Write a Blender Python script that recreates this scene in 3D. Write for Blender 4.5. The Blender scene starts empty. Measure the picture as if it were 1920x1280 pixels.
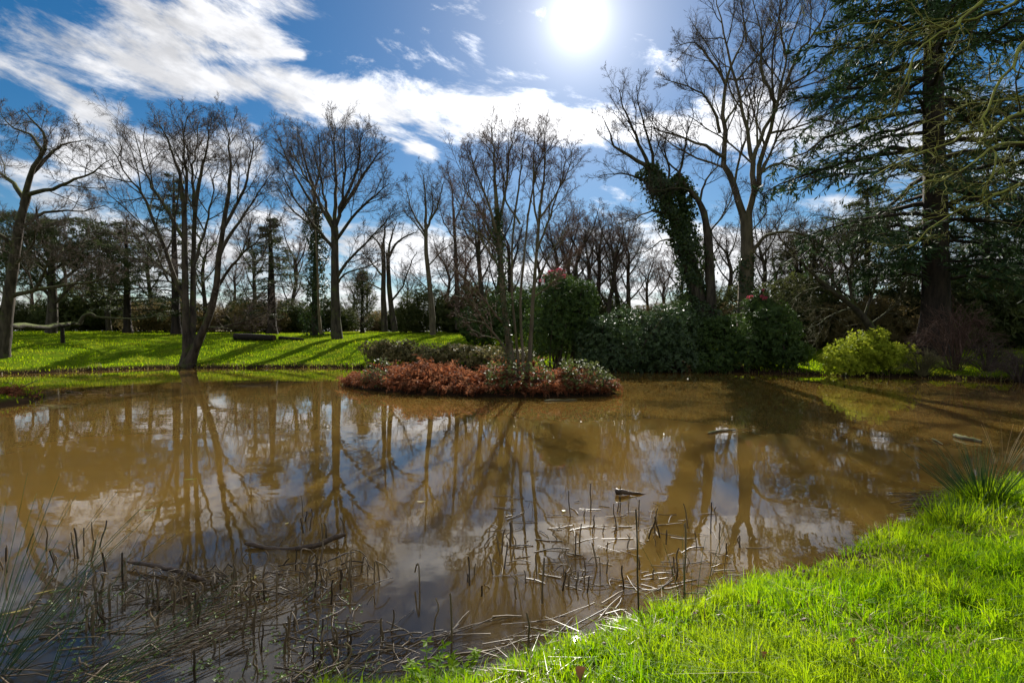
import bpy, math, random
import numpy as np
from mathutils import Vector

# ------------------------------------------------------------------ camera, sky, sun, exposure
SC = bpy.context.scene
COL = SC.collection
RAD = math.radians
F, CX, CY, HOR, CAMH = 960.0, 960.0, 640.0, 625.0, 2.1      # focal length and horizon in photograph pixels
PITCH = -math.atan((CY - HOR) / F)

cam_d = bpy.data.cameras.new('camera')
cam = bpy.data.objects.new('camera', cam_d); COL.objects.link(cam)
cam.location = (0, 0, CAMH)
cam.rotation_euler = (math.pi / 2 + PITCH, 0, 0)
cam_d.sensor_width = 36.0
cam_d.lens = 36.0 * F / 1920.0
cam_d.clip_start = 0.05
cam_d.clip_end = 6000
SC.camera = cam

def ray(px, py):
    a, b = (px - CX) / F, (CY - py) / F
    cp, sp = math.cos(PITCH), math.sin(PITCH)
    return np.array([a, cp - b * sp, sp + b * cp])
def W(px, py, d):                       # point seen at a pixel, at depth d (metres along +Y)
    r = ray(px, py)
    return np.array([0, 0, CAMH]) + r * (d / r[1])
def G(px, py, z=0.0):                   # point seen at a pixel on the level z
    r = ray(px, py)
    return np.array([0, 0, CAMH]) + r * ((z - CAMH) / r[2])

sd = ray(1085, 36); sd = sd / np.linalg.norm(sd)
SUN_EL = math.asin(sd[2]); SUN_AZ = math.atan2(sd[0], sd[1])
sun_d = bpy.data.lights.new('sun', 'SUN'); sun_d.energy = 4.6; sun_d.angle = RAD(0.55); sun_d.color = (1.0, 0.95, 0.86)
sun = bpy.data.objects.new('sun', sun_d); COL.objects.link(sun)
sun.rotation_euler = Vector(tuple(sd)).to_track_quat('Z', 'Y').to_euler()
sun.location = tuple(sd * 80)

SC.view_settings.view_transform = 'Standard'
SC.view_settings.look = 'None'
SC.view_settings.exposure = 0.90
SC.view_settings.gamma = 1.0
SC.view_settings.use_curve_mapping = False
SC.render.engine = 'CYCLES'
cy = SC.cycles
cy.max_bounces = 7; cy.diffuse_bounces = 3; cy.glossy_bounces = 3; cy.transmission_bounces = 4
cy.caustics_reflective = False; cy.caustics_refractive = False
cy.sample_clamp_indirect = 6.0
cy.use_denoising = True; cy.denoiser = 'OPENIMAGEDENOISE'; cy.denoising_prefilter = 'ACCURATE'
cy.sample_clamp_direct = 24.0

class NT:                               # small helper for building node trees
    def __init__(s, tree): s.t = tree; s.n = tree.nodes; s.l = tree.links
    def node(s, typ, **kw):
        n = s.n.new(typ)
        for k, v in kw.items(): setattr(n, k, v)
        return n
    def put(s, sock, v):
        if v is None: return
        if isinstance(v, bpy.types.NodeSocket): s.l.new(v, sock)
        else: sock.default_value = v
    def m(s, op, a, b=None, c=None, clamp=False):
        n = s.n.new('ShaderNodeMath'); n.operation = op; n.use_clamp = clamp
        s.put(n.inputs[0], a); s.put(n.inputs[1], b); s.put(n.inputs[2], c)
        return n.outputs[0]
    def sstep(s, x, lo, hi, tolo=0.0, tohi=1.0):
        n = s.n.new('ShaderNodeMapRange'); n.interpolation_type = 'SMOOTHSTEP'
        s.put(n.inputs[0], x); n.inputs[1].default_value = lo; n.inputs[2].default_value = hi
        n.inputs[3].default_value = tolo; n.inputs[4].default_value = tohi
        return n.outputs[0]
    def mix(s, f, a, b, typ='MIX'):
        n = s.n.new('ShaderNodeMix'); n.data_type = 'RGBA'; n.blend_type = typ
        s.put(n.inputs[0], f); s.put(n.inputs[6], a); s.put(n.inputs[7], b)
        return n.outputs[2]
    def noise(s, vec, scale, detail=4, rough=0.55, dist=0.0):
        n = s.n.new('ShaderNodeTexNoise')
        s.put(n.inputs['Vector'], vec); n.inputs['Scale'].default_value = scale
        n.inputs['Detail'].default_value = detail; n.inputs['Roughness'].default_value = rough
        n.inputs['Distortion'].default_value = dist
        return n.outputs['Fac']
    def comb(s, x, y, z):
        n = s.n.new('ShaderNodeCombineXYZ'); s.put(n.inputs[0], x); s.put(n.inputs[1], y); s.put(n.inputs[2], z)
        return n.outputs[0]
    def sep(s, v):
        n = s.n.new('ShaderNodeSeparateXYZ'); s.put(n.inputs[0], v); return n.outputs
    def vmath(s, op, a, b=None):
        n = s.n.new('ShaderNodeVectorMath'); n.operation = op; s.put(n.inputs[0], a)
        if b is not None: s.put(n.inputs[1], b)
        return n.outputs['Value'] if op in ('DOT_PRODUCT', 'LENGTH', 'DISTANCE') else n.outputs[0]

def build_world():
    w = bpy.data.worlds.new('World'); SC.world = w; w.use_nodes = True
    t = NT(w.node_tree); t.n.clear()
    out = t.node('ShaderNodeOutputWorld'); bg = t.node('ShaderNodeBackground')
    sky = t.node('ShaderNodeTexSky', sky_type='NISHITA')
    sky.sun_disc = False; sky.sun_elevation = SUN_EL; sky.sun_rotation = SUN_AZ
    sky.air_density = 1.0; sky.dust_density = 0.1; sky.ozone_density = 2.2
    bg.inputs[1].default_value = 0.10
    co = t.node('ShaderNodeTexCoord').outputs['Generated']
    d = t.vmath('NORMALIZE', co)
    x, y, z = t.sep(d)
    deg = 180 / math.pi
    az = t.m('MULTIPLY', t.m('ARCTAN2', x, y), deg)
    el = t.m('MULTIPLY', t.m('ARCSINE', z), deg)
    # cloud noise on a flat cloud layer high above, stretched along the wind
    zz = t.m('MAXIMUM', t.m('ADD', z, 0.10), 0.05)
    u = t.m('DIVIDE', x, zz); v = t.m('DIVIDE', y, zz)
    flat = t.comb(t.m('ADD', t.m('MULTIPLY', u, 0.85), t.m('MULTIPLY', v, 0.25)), t.m('ADD', t.m('MULTIPLY', v, 1.25), t.m('MULTIPLY', u, 0.35)), 0.0)
    n1 = t.noise(flat, 1.55, 8, 0.60, 0.55)
    angv = t.comb(t.m('MULTIPLY', az, 0.066), t.m('MULTIPLY', t.m('ADD', el, t.m('MULTIPLY', az, 0.16)), 0.165), 3.7)
    n2 = t.noise(angv, 1.25, 10, 0.66, 0.35)
    nn = t.m('ADD', t.m('MULTIPLY', n1, 0.2), t.m('MULTIPLY', n2, 0.8))
    # where the cloud banks stand, in azimuth and elevation
    def bank(p, q, wid, amp):
        ax, ay = p; bx, by = q
        dx, dy = bx - ax, by - ay; L2 = dx * dx + dy * dy + 1e-6
        h = t.m('DIVIDE', t.m('ADD', t.m('MULTIPLY', t.m('SUBTRACT', az, ax), dx), t.m('MULTIPLY', t.m('SUBTRACT', el, ay), dy)), L2, clamp=True)
        ex = t.m('SUBTRACT', t.m('SUBTRACT', az, ax), t.m('MULTIPLY', h, dx))
        ey = t.m('SUBTRACT', t.m('SUBTRACT', el, ay), t.m('MULTIPLY', h, dy))
        r2 = t.m('ADD', t.m('MULTIPLY', ex, ex), t.m('MULTIPLY', ey, ey))
        return t.m('MULTIPLY', t.m('EXPONENT', t.m('MULTIPLY', r2, -1.0 / (wid * wid))), amp)
    def ae(px, py):
        r = ray(px, py); r = r / np.linalg.norm(r)
        return math.degrees(math.atan2(r[0], r[1])), math.degrees(math.asin(r[2]))
    banks = [((120, 60), (560, 20), 4.2, .44), ((-200, 40), (120, 70), 5.0, .46), ((100, 100), (320, 110), 4.0, .42), ((250, 20), (420, -20), 3.0, .40), ((30, 180), (330, 160), 3.2, .28),
             ((40, 250), (-200, 190), 2.0, .30), ((370, 95), (565, 102), 0.75, .42), ((330, 150), (560, 165), 2.2, .42),
             ((540, 185), (800, 200), 2.8, .50), ((800, 205), (1000, 215), 2.9, .54), ((1000, 228), (1400, 248), 2.2, .54),
             ((920, 150), (1130, 150), 1.1, .27), ((770, 283), (800, 290), 1.3, .38), ((150, 290), (480, 285), 3.0, .58),
             ((-200, 300), (120, 330), 2.6, .36), ((500, 300), (540, 310), 1.3, .30), ((150, 215), (230, 205), 1.6, .40),
             ((600, 480), (1300, 480), 4.6, .50), ((-300, 500), (600, 490), 4.4, .46), ((1300, 500), (2300, 490), 5.0, .52), ((-900, 600), (3500, 600), 4.5, .55),
             ((1450, 240), (1900, 330), 3.0, .44), ((1700, 190), (2100, 120), 2.0, .36)]
    tot = None
    for p, q, wd, am in banks:
        b = bank(ae(*p), ae(*q), wd, am)
        tot = b if tot is None else t.m('MAXIMUM', tot, b)
    # behind the camera and overhead broken cloud goes on, thickened behind for fill light
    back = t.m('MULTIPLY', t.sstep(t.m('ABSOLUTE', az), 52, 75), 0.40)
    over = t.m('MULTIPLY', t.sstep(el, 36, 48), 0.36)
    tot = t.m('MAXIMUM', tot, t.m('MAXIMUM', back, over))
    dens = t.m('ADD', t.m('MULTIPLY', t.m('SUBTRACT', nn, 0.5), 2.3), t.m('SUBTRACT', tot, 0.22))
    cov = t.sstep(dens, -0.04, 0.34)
    # light in the air: forward scatter round the sun
    ca = t.vmath('DOT_PRODUCT', d, tuple(float(c) for c in sd))
    th = t.m('MULTIPLY', t.m('ARCCOSINE', t.m('MINIMUM', ca, 0.99999)), deg)
    lobe = lambda w, a: t.m('MULTIPLY', t.m('EXPONENT', t.m('MULTIPLY', th, -1 / w)), a)
    glow = t.m('ADD', lobe(1.3, 11.0), t.m('ADD', lobe(4.2, 2.7), t.m('ADD', lobe(9.5, 1.7), lobe(24.0, 0.3))))
    hs = t.node('ShaderNodeHueSaturation'); hs.inputs['Saturation'].default_value = 1.45; hs.inputs['Value'].default_value = 0.42
    t.l.new(sky.outputs[0], hs.inputs['Color'])
    blue = hs.outputs[0]
    gl = t.node('ShaderNodeVectorMath', operation='SCALE'); gl.inputs[0].default_value = (1.0, 0.97, 0.93); t.put(gl.inputs['Scale'], glow)
    clear = t.mix(1.0, blue, gl.outputs[0], 'ADD')
    # clouds: white, lit from behind, greyer where thick and far from the sun
    lum = t.m('ADD', 4.3, t.m('MULTIPLY', t.m('EXPONENT', t.m('MULTIPLY', th, -1 / 15.0)), 10.5))
    shade = t.m('MULTIPLY', t.sstep(n1, 0.35, 0.65, 0.80, 1.10), t.sstep(t.noise(angv, 3.1, 6, 0.6), 0.35, 0.65, 0.78, 1.12))
    cl = t.node('ShaderNodeVectorMath', operation='SCALE'); cl.inputs[0].default_value = (1.0, 1.0, 1.02); t.put(cl.inputs['Scale'], t.m('MULTIPLY', lum, shade))
    cloud = t.mix(1.0, cl.outputs[0], gl.outputs[0], 'ADD')
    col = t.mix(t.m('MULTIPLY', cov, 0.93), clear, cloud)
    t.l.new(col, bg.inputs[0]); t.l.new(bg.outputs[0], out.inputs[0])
    w.cycles.sampling_method = 'MANUAL'; w.cycles.sample_map_resolution = 1024
build_world()

# ------------------------------------------------------------------ helpers
def rs(seed): return np.random.default_rng(seed)
def nrm(v): return v / np.maximum(np.linalg.norm(v, axis=-1, keepdims=True), 1e-9)

class Geo:                              # collects vertex / face arrays of one mesh
    def __init__(s): s.v = []; s.f = []; s.t = []; s.n = 0
    def add(s, V, faces, tint=None):
        V = np.asarray(V, dtype=np.float64).reshape(-1, 3)
        for f in faces: s.f.append(np.asarray(f, dtype=np.int64) + s.n)
        s.v.append(V); s.n += len(V)
        s.t.append(np.full(len(V), 0.5) if tint is None else np.asarray(tint).reshape(-1))
    def mesh(s, name, mat, off=(0, 0, 0), smooth=True):
        me = bpy.data.meshes.new(name)
        V = np.concatenate(s.v) - np.asarray(off)
        fs = [f for f in s.f if len(f)]
        loops = np.concatenate([f.reshape(-1) for f in fs]); tot = np.concatenate([np.full(len(f), f.shape[1]) for f in fs])
        me.vertices.add(len(V)); me.vertices.foreach_set('co', V.reshape(-1).astype(np.float32))
        me.loops.add(len(loops)); me.loops.foreach_set('vertex_index', loops.astype(np.int32))
        me.polygons.add(len(tot)); me.polygons.foreach_set('loop_start', np.concatenate([[0], np.cumsum(tot)[:-1]]).astype(np.int32))
        me.polygons.foreach_set('loop_total', tot.astype(np.int32))
        me.polygons.foreach_set('use_smooth', np.full(len(tot), smooth))
        at = me.attributes.new('tint', 'FLOAT', 'POINT'); at.data.foreach_set('value', np.concatenate(s.t).astype(np.float32))
        me.update(calc_edges=True)
        if mat: me.materials.append(mat)
        return me

def tag(o, label=None, cat=None, group=None, kind=None):
    for k, v in (('label', label), ('category', cat), ('group', group), ('kind', kind)):
        if v: o[k] = v
    return o
def empty(name, loc, label, cat, group=None):
    o = bpy.data.objects.new(name, None); COL.objects.link(o); o.location = tuple(loc); o.empty_display_size = 0.3
    return tag(o, label, cat, group)
def part(name, geo, mat, parent=None, smooth=True, loc=None):
    off = (0, 0, 0)
    if parent is not None: off = np.array(parent.matrix_basis.translation); 
    if parent is not None and parent.parent is not None: off = off + np.array(parent.parent.matrix_basis.translation)
    if loc is not None: off = np.asarray(loc)
    o = bpy.data.objects.new(name, geo.mesh(name, mat, off, smooth)); COL.objects.link(o)
    if parent is not None: o.parent = parent
    elif loc is not None: o.location = tuple(loc)
    return o
def copy_tree(o, parent=None):
    c = o.copy(); COL.objects.link(c); c.parent = parent
    for ch in list(o.children): copy_tree(ch, c)
    return c

def resample(pts, K):                   # Catmull-Rom through the given points
    p = np.asarray(pts, float); n = len(p)
    q = np.vstack([2 * p[0] - p[1], p, 2 * p[-1] - p[-2]])
    tt = np.linspace(0, n - 1 - 1e-6, K); i = tt.astype(int); f = (tt - i)[:, None]
    a, b, c, d = q[i], q[i + 1], q[i + 2], q[i + 3]
    return 0.5 * (2 * b + (c - a) * f + (2 * a - 5 * b + 4 * c - d) * f ** 2 + (3 * b - a - 3 * c + d) * f ** 3)

def tubes(geo, P, R, sides, rng, lump=0.0, tip=False):
    P = np.asarray(P); R = np.asarray(R)
    n, K, _ = P.shape
    if n == 0: return
    T = nrm(np.gradient(P, axis=1))
    D = nrm(P[:, -1] - P[:, 0])
    ref = rng.normal(size=(n, 3)); ref = nrm(ref - (ref * D).sum(1, keepdims=True) * D)[:, None, :]
    N = nrm(ref - (ref * T).sum(2, keepdims=True) * T); B = np.cross(T, N)
    a = np.arange(sides) * 2 * math.pi / sides
    rr = R[:, :, None] * np.ones(sides)
    if lump: rr = rr * (1 + lump * rng.normal(size=(n, K, sides)))
    V = P[:, :, None, :] + rr[..., None] * (np.cos(a)[:, None] * N[:, :, None, :] + np.sin(a)[:, None] * B[:, :, None, :])
    base = (np.arange(n) * K * sides)[:, None, None] + (np.arange(K - 1) * sides)[None, :, None]
    j = np.arange(sides)[None, None, :]; j2 = (j + 1) % sides
    f = np.stack([base + j, base + j2, base + sides + j2, base + sides + j], axis=-1).reshape(-1, 4)
    rn = rng.random(n)
    if tip:                              # twigs end in a point
        f = np.stack([base + j, base + j2, base + sides + j2, base + sides + j], axis=-1)[:, :-1].reshape(-1, 4)
        nv = n * K * sides; lb = (np.arange(n) * K * sides + (K - 2) * sides)[:, None]
        jj = np.arange(sides)[None, :]; ft = np.stack([lb + jj, lb + (jj + 1) % sides, np.broadcast_to(nv + np.arange(n)[:, None], (n, sides))], -1).reshape(-1, 3)
        keep = np.ones(n * K * sides + n, bool); keep[:nv].reshape(n, K, sides)[:, -1] = False
        idx = np.cumsum(keep) - 1
        VV = np.concatenate([V.reshape(-1, 3), P[:, -1]]); tt = np.concatenate([np.repeat(rn, K * sides), rn])
        geo.add(VV[keep], [idx[f], idx[ft]], tt[keep]); return
    geo.add(V.reshape(-1, 3), [f], np.repeat(rn, K * sides))

def along(P, R, t):                     # P (n,K,3) sampled at t (n,m)
    K = P.shape[1]; x = np.clip(t, 0, 0.9999) * (K - 1); i = x.astype(int); f = (x - i)
    I = np.arange(P.shape[0])[:, None]
    pos = P[I, i] * (1 - f)[..., None] + P[I, i + 1] * f[..., None]
    return pos, nrm(P[I, i + 1] - P[I, i]), R[I, i] * (1 - f) + R[I, i + 1] * f

def spawn(P, R, rng, n, t0=0.25, t1=1.0, ang=(28, 52), lenf=(0.35, 0.6), up=0.06, wander=0.12, K=5, taper=0.5, rk=0.012, rmin=0.004, flat=0.0):
    N = P.shape[0]
    t = t0 + (t1 - t0) * (np.arange(n)[None, :] + rng.random((N, n))) / n
    pos, T, r = along(P, R, t)
    L = np.linalg.norm(np.diff(P, axis=1), axis=2).sum(1)[:, None]
    ln = L * rng.uniform(lenf[0], lenf[1], (N, n)) * (1 - taper * (t - t0) / max(t1 - t0, 1e-6))
    th = np.radians(rng.uniform(ang[0], ang[1], (N, n)))
    ph = np.arange(n)[None, :] * 2.4 + rng.random((N, 1)) * 6.28 + rng.normal(size=(N, n)) * 0.4
    ref = np.where(np.abs(T[..., 2:3]) > 0.9, np.array([1.0, 0, 0]), np.array([0, 0, 1.0]))
    A = nrm(np.cross(T, ref)); B = np.cross(T, A)
    if flat: ph = np.where(np.arange(n)[None, :] % 2 == 0, 0.0, math.pi) + rng.normal(size=(N, n)) * flat
    d = np.cos(th)[..., None] * T + np.sin(th)[..., None] * (np.cos(ph)[..., None] * A + np.sin(ph)[..., None] * B)
    m = N * n
    d = d.reshape(m, 3); p = pos.reshape(m, 3); ln = ln.reshape(m); r = r.reshape(m)
    out = np.empty((m, K, 3)); out[:, 0] = p
    ds = ln / (K - 1)
    for k in range(1, K):
        d = nrm(d + np.array([0, 0, up]) + wander * rng.normal(size=(m, 3)))
        p = p + d * ds[:, None]; out[:, k] = p
    r0 = np.maximum(np.minimum(0.72 * r, rk * ln + 0.002), rmin)
    R2 = r0[:, None] * np.linspace(1, 0.35, K)[None, :]
    R2 = np.maximum(R2, rmin * 0.7)
    return out, R2

def diamonds(geo, pos, axis, side, L, Wd, rng, fold=0.15, tint=None):   # leaves: base, two flanks, tip
    n = len(pos)
    nor = np.cross(axis, side)
    L = np.broadcast_to(L, (n,))[:, None]; Wd = np.broadcast_to(Wd, (n,))[:, None]
    mid = pos + axis * L * 0.5 + nor * L * fold
    V = np.stack([pos, mid + side * Wd * 0.5, pos + axis * L, mid - side * Wd * 0.5], axis=1)
    f = np.arange(n)[:, None] * 4 + np.array([0, 1, 2, 3])
    tint = rng.random(n) if tint is None else tint
    geo.add(V.reshape(-1, 3), [f], np.repeat(tint, 4))

def whorls(geo, pos, nor, rng, k, L, Wd, tilt=(-25, 40)):              # leaves in rosettes, as rhododendron and laurel carry them
    n = len(pos)
    ref = rng.normal(size=(n, 3)); A = nrm(np.cross(nor, ref)); B = np.cross(nor, A)
    ph = (np.arange(k) * 2 * math.pi / k)[None, :] + rng.random((n, 1)) * 6.28 + rng.normal(size=(n, k)) * 0.25
    ti = np.radians(rng.uniform(tilt[0], tilt[1], (n, k)))
    rad = np.cos(ph)[..., None] * A[:, None] + np.sin(ph)[..., None] * B[:, None]
    ax = nrm(np.cos(ti)[..., None] * rad + np.sin(ti)[..., None] * nor[:, None])
    sidev = nrm(np.cross(ax, nor[:, None] + 0.2 * rng.normal(size=(n, k, 3))))
    p = np.repeat(pos, k, axis=0)
    ln = L * rng.uniform(0.7, 1.2, n * k)
    diamonds(geo, p, ax.reshape(-1, 3), sidev.reshape(-1, 3), ln, ln * Wd, rng, fold=-0.06, tint=np.repeat(rng.random(n), k) * 0.7 + 0.3 * rng.random(n * k))

def blades(geo, pos, rng, h, w, lean=0.45, az=None):
    n = len(pos)
    h = np.broadcast_to(h, (n,)); w = np.broadcast_to(w, (n,))
    a = rng.random(n) * 6.283 if az is None else az
    ln = np.abs(rng.normal(size=n)) * lean
    dirh = np.stack([np.cos(a), np.sin(a), np.zeros(n)], 1)
    b = rng.random(n) * 6.283; sidev = np.stack([np.cos(b), np.sin(b), np.zeros(n)], 1)
    Z = np.array([0, 0, 1.0])
    mid = pos + dirh * (h * ln * 0.35)[:, None] + Z * (h * 0.58)[:, None]
    tip = pos + dirh * (h * ln * 1.15)[:, None] + Z * (h * (1.0 - 0.28 * np.minimum(ln, 1.6)))[:, None]
    s0 = sidev * (w * 0.5)[:, None]
    V = np.stack([pos - s0, pos + s0, mid + s0 * 0.8, mid - s0 * 0.8, tip], 1)
    base = np.arange(n)[:, None] * 5
    geo.add(V.reshape(-1, 3), [base + np.array([0, 1, 2, 3]), base + np.array([3, 2, 4])], np.repeat(rng.random(n), 5))

# ------------------------------------------------------------------ materials
MATS = {}
def newmat(name):
    m = bpy.data.materials.new(name); m.use_nodes = True; t = NT(m.node_tree); t.n.clear(); MATS[name] = m
    return m, t
def leafmat(name, c1, c2, trans=0.35, rough=0.45, spec=0.5, tcol=None, noise=None):
    m, t = newmat(name)
    out = t.node('ShaderNodeOutputMaterial'); p = t.node('ShaderNodeBsdfPrincipled'); tr = t.node('ShaderNodeBsdfTranslucent'); mx = t.node('ShaderNodeMixShader')
    at = t.node('ShaderNodeAttribute', attribute_name='tint').outputs['Fac']
    c = t.mix(at, (*c1, 1), (*c2, 1))
    if noise:
        pos = t.node('ShaderNodeNewGeometry').outputs['Position']
        c = t.mix(t.m('MULTIPLY', t.sstep(t.noise(pos, noise[0], 3), 0.42, 0.66), noise[2]), c, (*noise[1], 1))
    t.l.new(c, p.inputs['Base Color']); p.inputs['Roughness'].default_value = rough; p.inputs['Specular IOR Level'].default_value = spec
    if tcol: tc = t.mix(1.0, c, (*tcol, 1), 'MULTIPLY')
    else: tc = c
    t.l.new(tc, tr.inputs['Color'])
    mx.inputs[0].default_value = trans
    t.l.new(p.outputs[0], mx.inputs[1]); t.l.new(tr.outputs[0], mx.inputs[2]); t.l.new(mx.outputs[0], out.inputs[0])
    return m
def barkmat(name, c1, c2, scale=6.0, rough=0.85, moss=None, mossamt=0.0, bump=0.5, stretch=0.25):
    m, t = newmat(name)
    out = t.node('ShaderNodeOutputMaterial'); p = t.node('ShaderNodeBsdfPrincipled')
    geo = t.node('ShaderNodeNewGeometry'); pos = geo.outputs['Position']
    sc = t.node('ShaderNodeVectorMath', operation='MULTIPLY'); t.l.new(pos, sc.inputs[0]); sc.inputs[1].default_value = (1, 1, stretch)
    n = t.noise(sc.outputs[0], scale, 6, 0.65)
    c = t.mix(t.sstep(n, 0.3, 0.7), (*c1, 1), (*c2, 1))
    if moss:
        nz = t.sep(geo.outputs['Normal'])[2]
        mo = t.sstep(t.m('ADD', t.m('MULTIPLY', nz, 0.35), t.noise(pos, 2.2, 4)), 0.55 - mossamt * 0.4, 0.85 - mossamt * 0.4)
        c = t.mix(mo, c, (*moss, 1))
    t.l.new(c, p.inputs['Base Color']); p.inputs['Roughness'].default_value = rough; p.inputs['Specular IOR Level'].default_value = 0.25
    b = t.node('ShaderNodeBump'); b.inputs['Strength'].default_value = bump; b.inputs['Distance'].default_value = 0.05
    t.l.new(n, b.inputs['Height']); t.l.new(b.outputs[0], p.inputs['Normal'])
    t.l.new(p.outputs[0], out.inputs[0])
    return m

GRASS = leafmat('grass_blade', (0.10, 0.25, 0.004), (0.27, 0.42, 0.010), trans=0.66, rough=0.5, spec=0.15, tcol=(1.45, 1.35, 0.4), noise=(1.1, (0.34, 0.36, 0.04), 0.28))
LAWN = leafmat('lawn_blade', (0.11, 0.23, 0.004), (0.27, 0.36, 0.010), trans=0.66, tcol=(1.45, 1.35, .45), rough=0.8, spec=0.0, noise=(0.7, (0.19, 0.17, 0.045), 0.7))
STRAW = leafmat('straw', (0.36, 0.27, 0.13), (0.55, 0.45, 0.26), trans=0.25, rough=0.4, spec=0.5)
RUSH = leafmat('rush', (0.022, 0.075, 0.018), (0.06, 0.14, 0.03), trans=0.2, rough=0.4)
REEDDEAD = leafmat('dead_reed', (0.045, 0.028, 0.015), (0.25, 0.18, 0.10), trans=0.12, rough=0.42, spec=0.45)
BRACKEN = leafmat('bracken', (0.11, 0.030, 0.012), (0.36, 0.125, 0.052), trans=0.45, rough=0.7, spec=0.15, noise=(3.1, (0.40, 0.25, 0.14), 0.35))
BRAMBLE = leafmat('bramble_leaf', (0.06, 0.10, 0.02), (0.20, 0.21, 0.07), trans=0.35, rough=0.5, spec=0.3)
BRAMBLEDRY = leafmat('dry_bramble_leaf', (0.14, 0.10, 0.035), (0.32, 0.25, 0.11), trans=0.35, rough=0.6, spec=0.2)
RHODO = leafmat('rhododendron_leaf', (0.024, 0.055, 0.012), (0.090, 0.145, 0.024), trans=0.3, rough=0.5, spec=0.28)
LAUREL = leafmat('laurel_leaf', (0.028, 0.060, 0.018), (0.085, 0.135, 0.038), trans=0.25, rough=0.42, spec=0.5)
BRAMBLEMIX = leafmat('bramble_thicket_leaf', (0.07, 0.085, 0.02), (0.34, 0.27, 0.12), trans=0.4, rough=0.5, spec=0.25)
GOLD = leafmat('golden_leaf', (0.20, 0.27, 0.015), (0.50, 0.53, 0.05), trans=0.5, rough=0.55, spec=0.15)
IVY = leafmat('ivy_leaf', (0.016, 0.034, 0.009), (0.055, 0.085, 0.018), trans=0.18, rough=0.45, spec=0.35)
CONIF = leafmat('fir_needle', (0.028, 0.062, 0.026), (0.088, 0.135, 0.048), trans=0.26, rough=0.6, spec=0.25)
CEDAR = leafmat('cedar_needle', (0.036, 0.056, 0.020), (0.095, 0.110, 0.038), trans=0.25, rough=0.6, spec=0.25)
YEW = leafmat('yew_needle', (0.042, 0.062, 0.016), (0.125, 0.135, 0.040), trans=0.28, rough=0.6, spec=0.2)
PINK = leafmat('pink_petal', (0.55, 0.06, 0.13), (0.75, 0.16, 0.24), trans=0.4, rough=0.5)
FALLEN = leafmat('fallen_leaf', (0.10, 0.04, 0.02), (0.20, 0.09, 0.04), trans=0.3, rough=0.5)
YLEAF = leafmat('yellow_leaf', (0.50, 0.36, 0.06), (0.55, 0.50, 0.16), trans=0.3, rough=0.4)
GREENFLOAT = leafmat('water_cress', (0.10, 0.20, 0.02), (0.22, 0.30, 0.05), trans=0.3, rough=0.4)
BARK = barkmat('bark', (0.024, 0.018, 0.013), (0.095, 0.074, 0.054), 5.0, moss=(0.09, 0.105, 0.025), mossamt=0.1, bump=0.9)
BARKM = barkmat('mossy_bark', (0.04, 0.030, 0.018), (0.11, 0.08, 0.045), 5.0, moss=(0.30, 0.30, 0.055), mossamt=0.5)
BARKP = barkmat('pale_bark', (0.10, 0.075, 0.045), (0.21, 0.165, 0.10), 7.0, moss=(0.10, 0.11, 0.03), mossamt=0.0)
BARKT = barkmat('tan_bark', (0.075, 0.058, 0.038), (0.17, 0.135, 0.09), 5.0, moss=(0.10, 0.11, 0.03), mossamt=0.1)
TWIG = barkmat('twig', (0.050, 0.035, 0.027), (0.115, 0.082, 0.062), 3.0, bump=0.0, stretch=1)
TWIGR = barkmat('reddish_twig', (0.068, 0.036, 0.027), (0.15, 0.088, 0.064), 3.0, bump=0.0, stretch=1)
TWIGG = barkmat('greenish_twig', (0.065, 0.058, 0.024), (0.15, 0.13, 0.055), 3.0, bump=0.0, stretch=1)
BARKL = barkmat('limb_moss', (0.020, 0.015, 0.010), (0.055, 0.042, 0.026), 5.0, moss=(0.085, 0.105, 0.014), mossamt=0.12, bump=1.0)
DEADWOOD = barkmat('wet_wood', (0.035, 0.022, 0.014), (0.13, 0.085, 0.05), 14.0, rough=0.35, bump=0.4, stretch=1)
FIRBARK = barkmat('fir_bark', (0.018, 0.013, 0.011), (0.055, 0.038, 0.030), 4.0, bump=0.9)
LOGBARK = barkmat('log_bark', (0.012, 0.009, 0.007), (0.035, 0.026, 0.020), 6.0, bump=0.8, stretch=1)

def ground_mat():
    m, t = newmat('turf_and_mud')
    out = t.node('ShaderNodeOutputMaterial'); p = t.node('ShaderNodeBsdfPrincipled')
    pos = t.node('ShaderNodeNewGeometry').outputs['Position']
    z = t.sep(pos)[2]
    n1 = t.noise(pos, 0.55, 6, 0.6); n2 = t.noise(pos, 7.0, 5, 0.6)
    g = t.mix(t.sstep(n1, 0.35, 0.65), (0.085, 0.15, 0.007, 1), (0.125, 0.18, 0.012, 1))
    g = t.mix(t.sstep(n2, 0.52, 0.75), g, (0.085, 0.07, 0.02, 1))
    at = t.node('ShaderNodeAttribute', attribute_name='tint').outputs['Fac']     # 1 = bare soil under trees and on the island
    g = t.mix(at, g, (0.042, 0.028, 0.017, 1))
    mud = t.sstep(t.m('ADD', z, t.m('MULTIPLY', t.m('SUBTRACT', n2, 0.5), 0.12)), 0.10, 0.26)
    c = t.mix(mud, (0.030, 0.020, 0.012, 1), g)
    t.l.new(c, p.inputs['Base Color']); p.inputs['Roughness'].default_value = 1.0; p.inputs['Specular IOR Level'].default_value = 0.0
    b = t.node('ShaderNodeBump'); b.inputs['Strength'].default_value = 0.6; b.inputs['Distance'].default_value = 0.06
    t.l.new(n2, b.inputs['Height']); t.l.new(b.outputs[0], p.inputs['Normal']); t.l.new(p.outputs[0], out.inputs[0])
    return m
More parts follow.
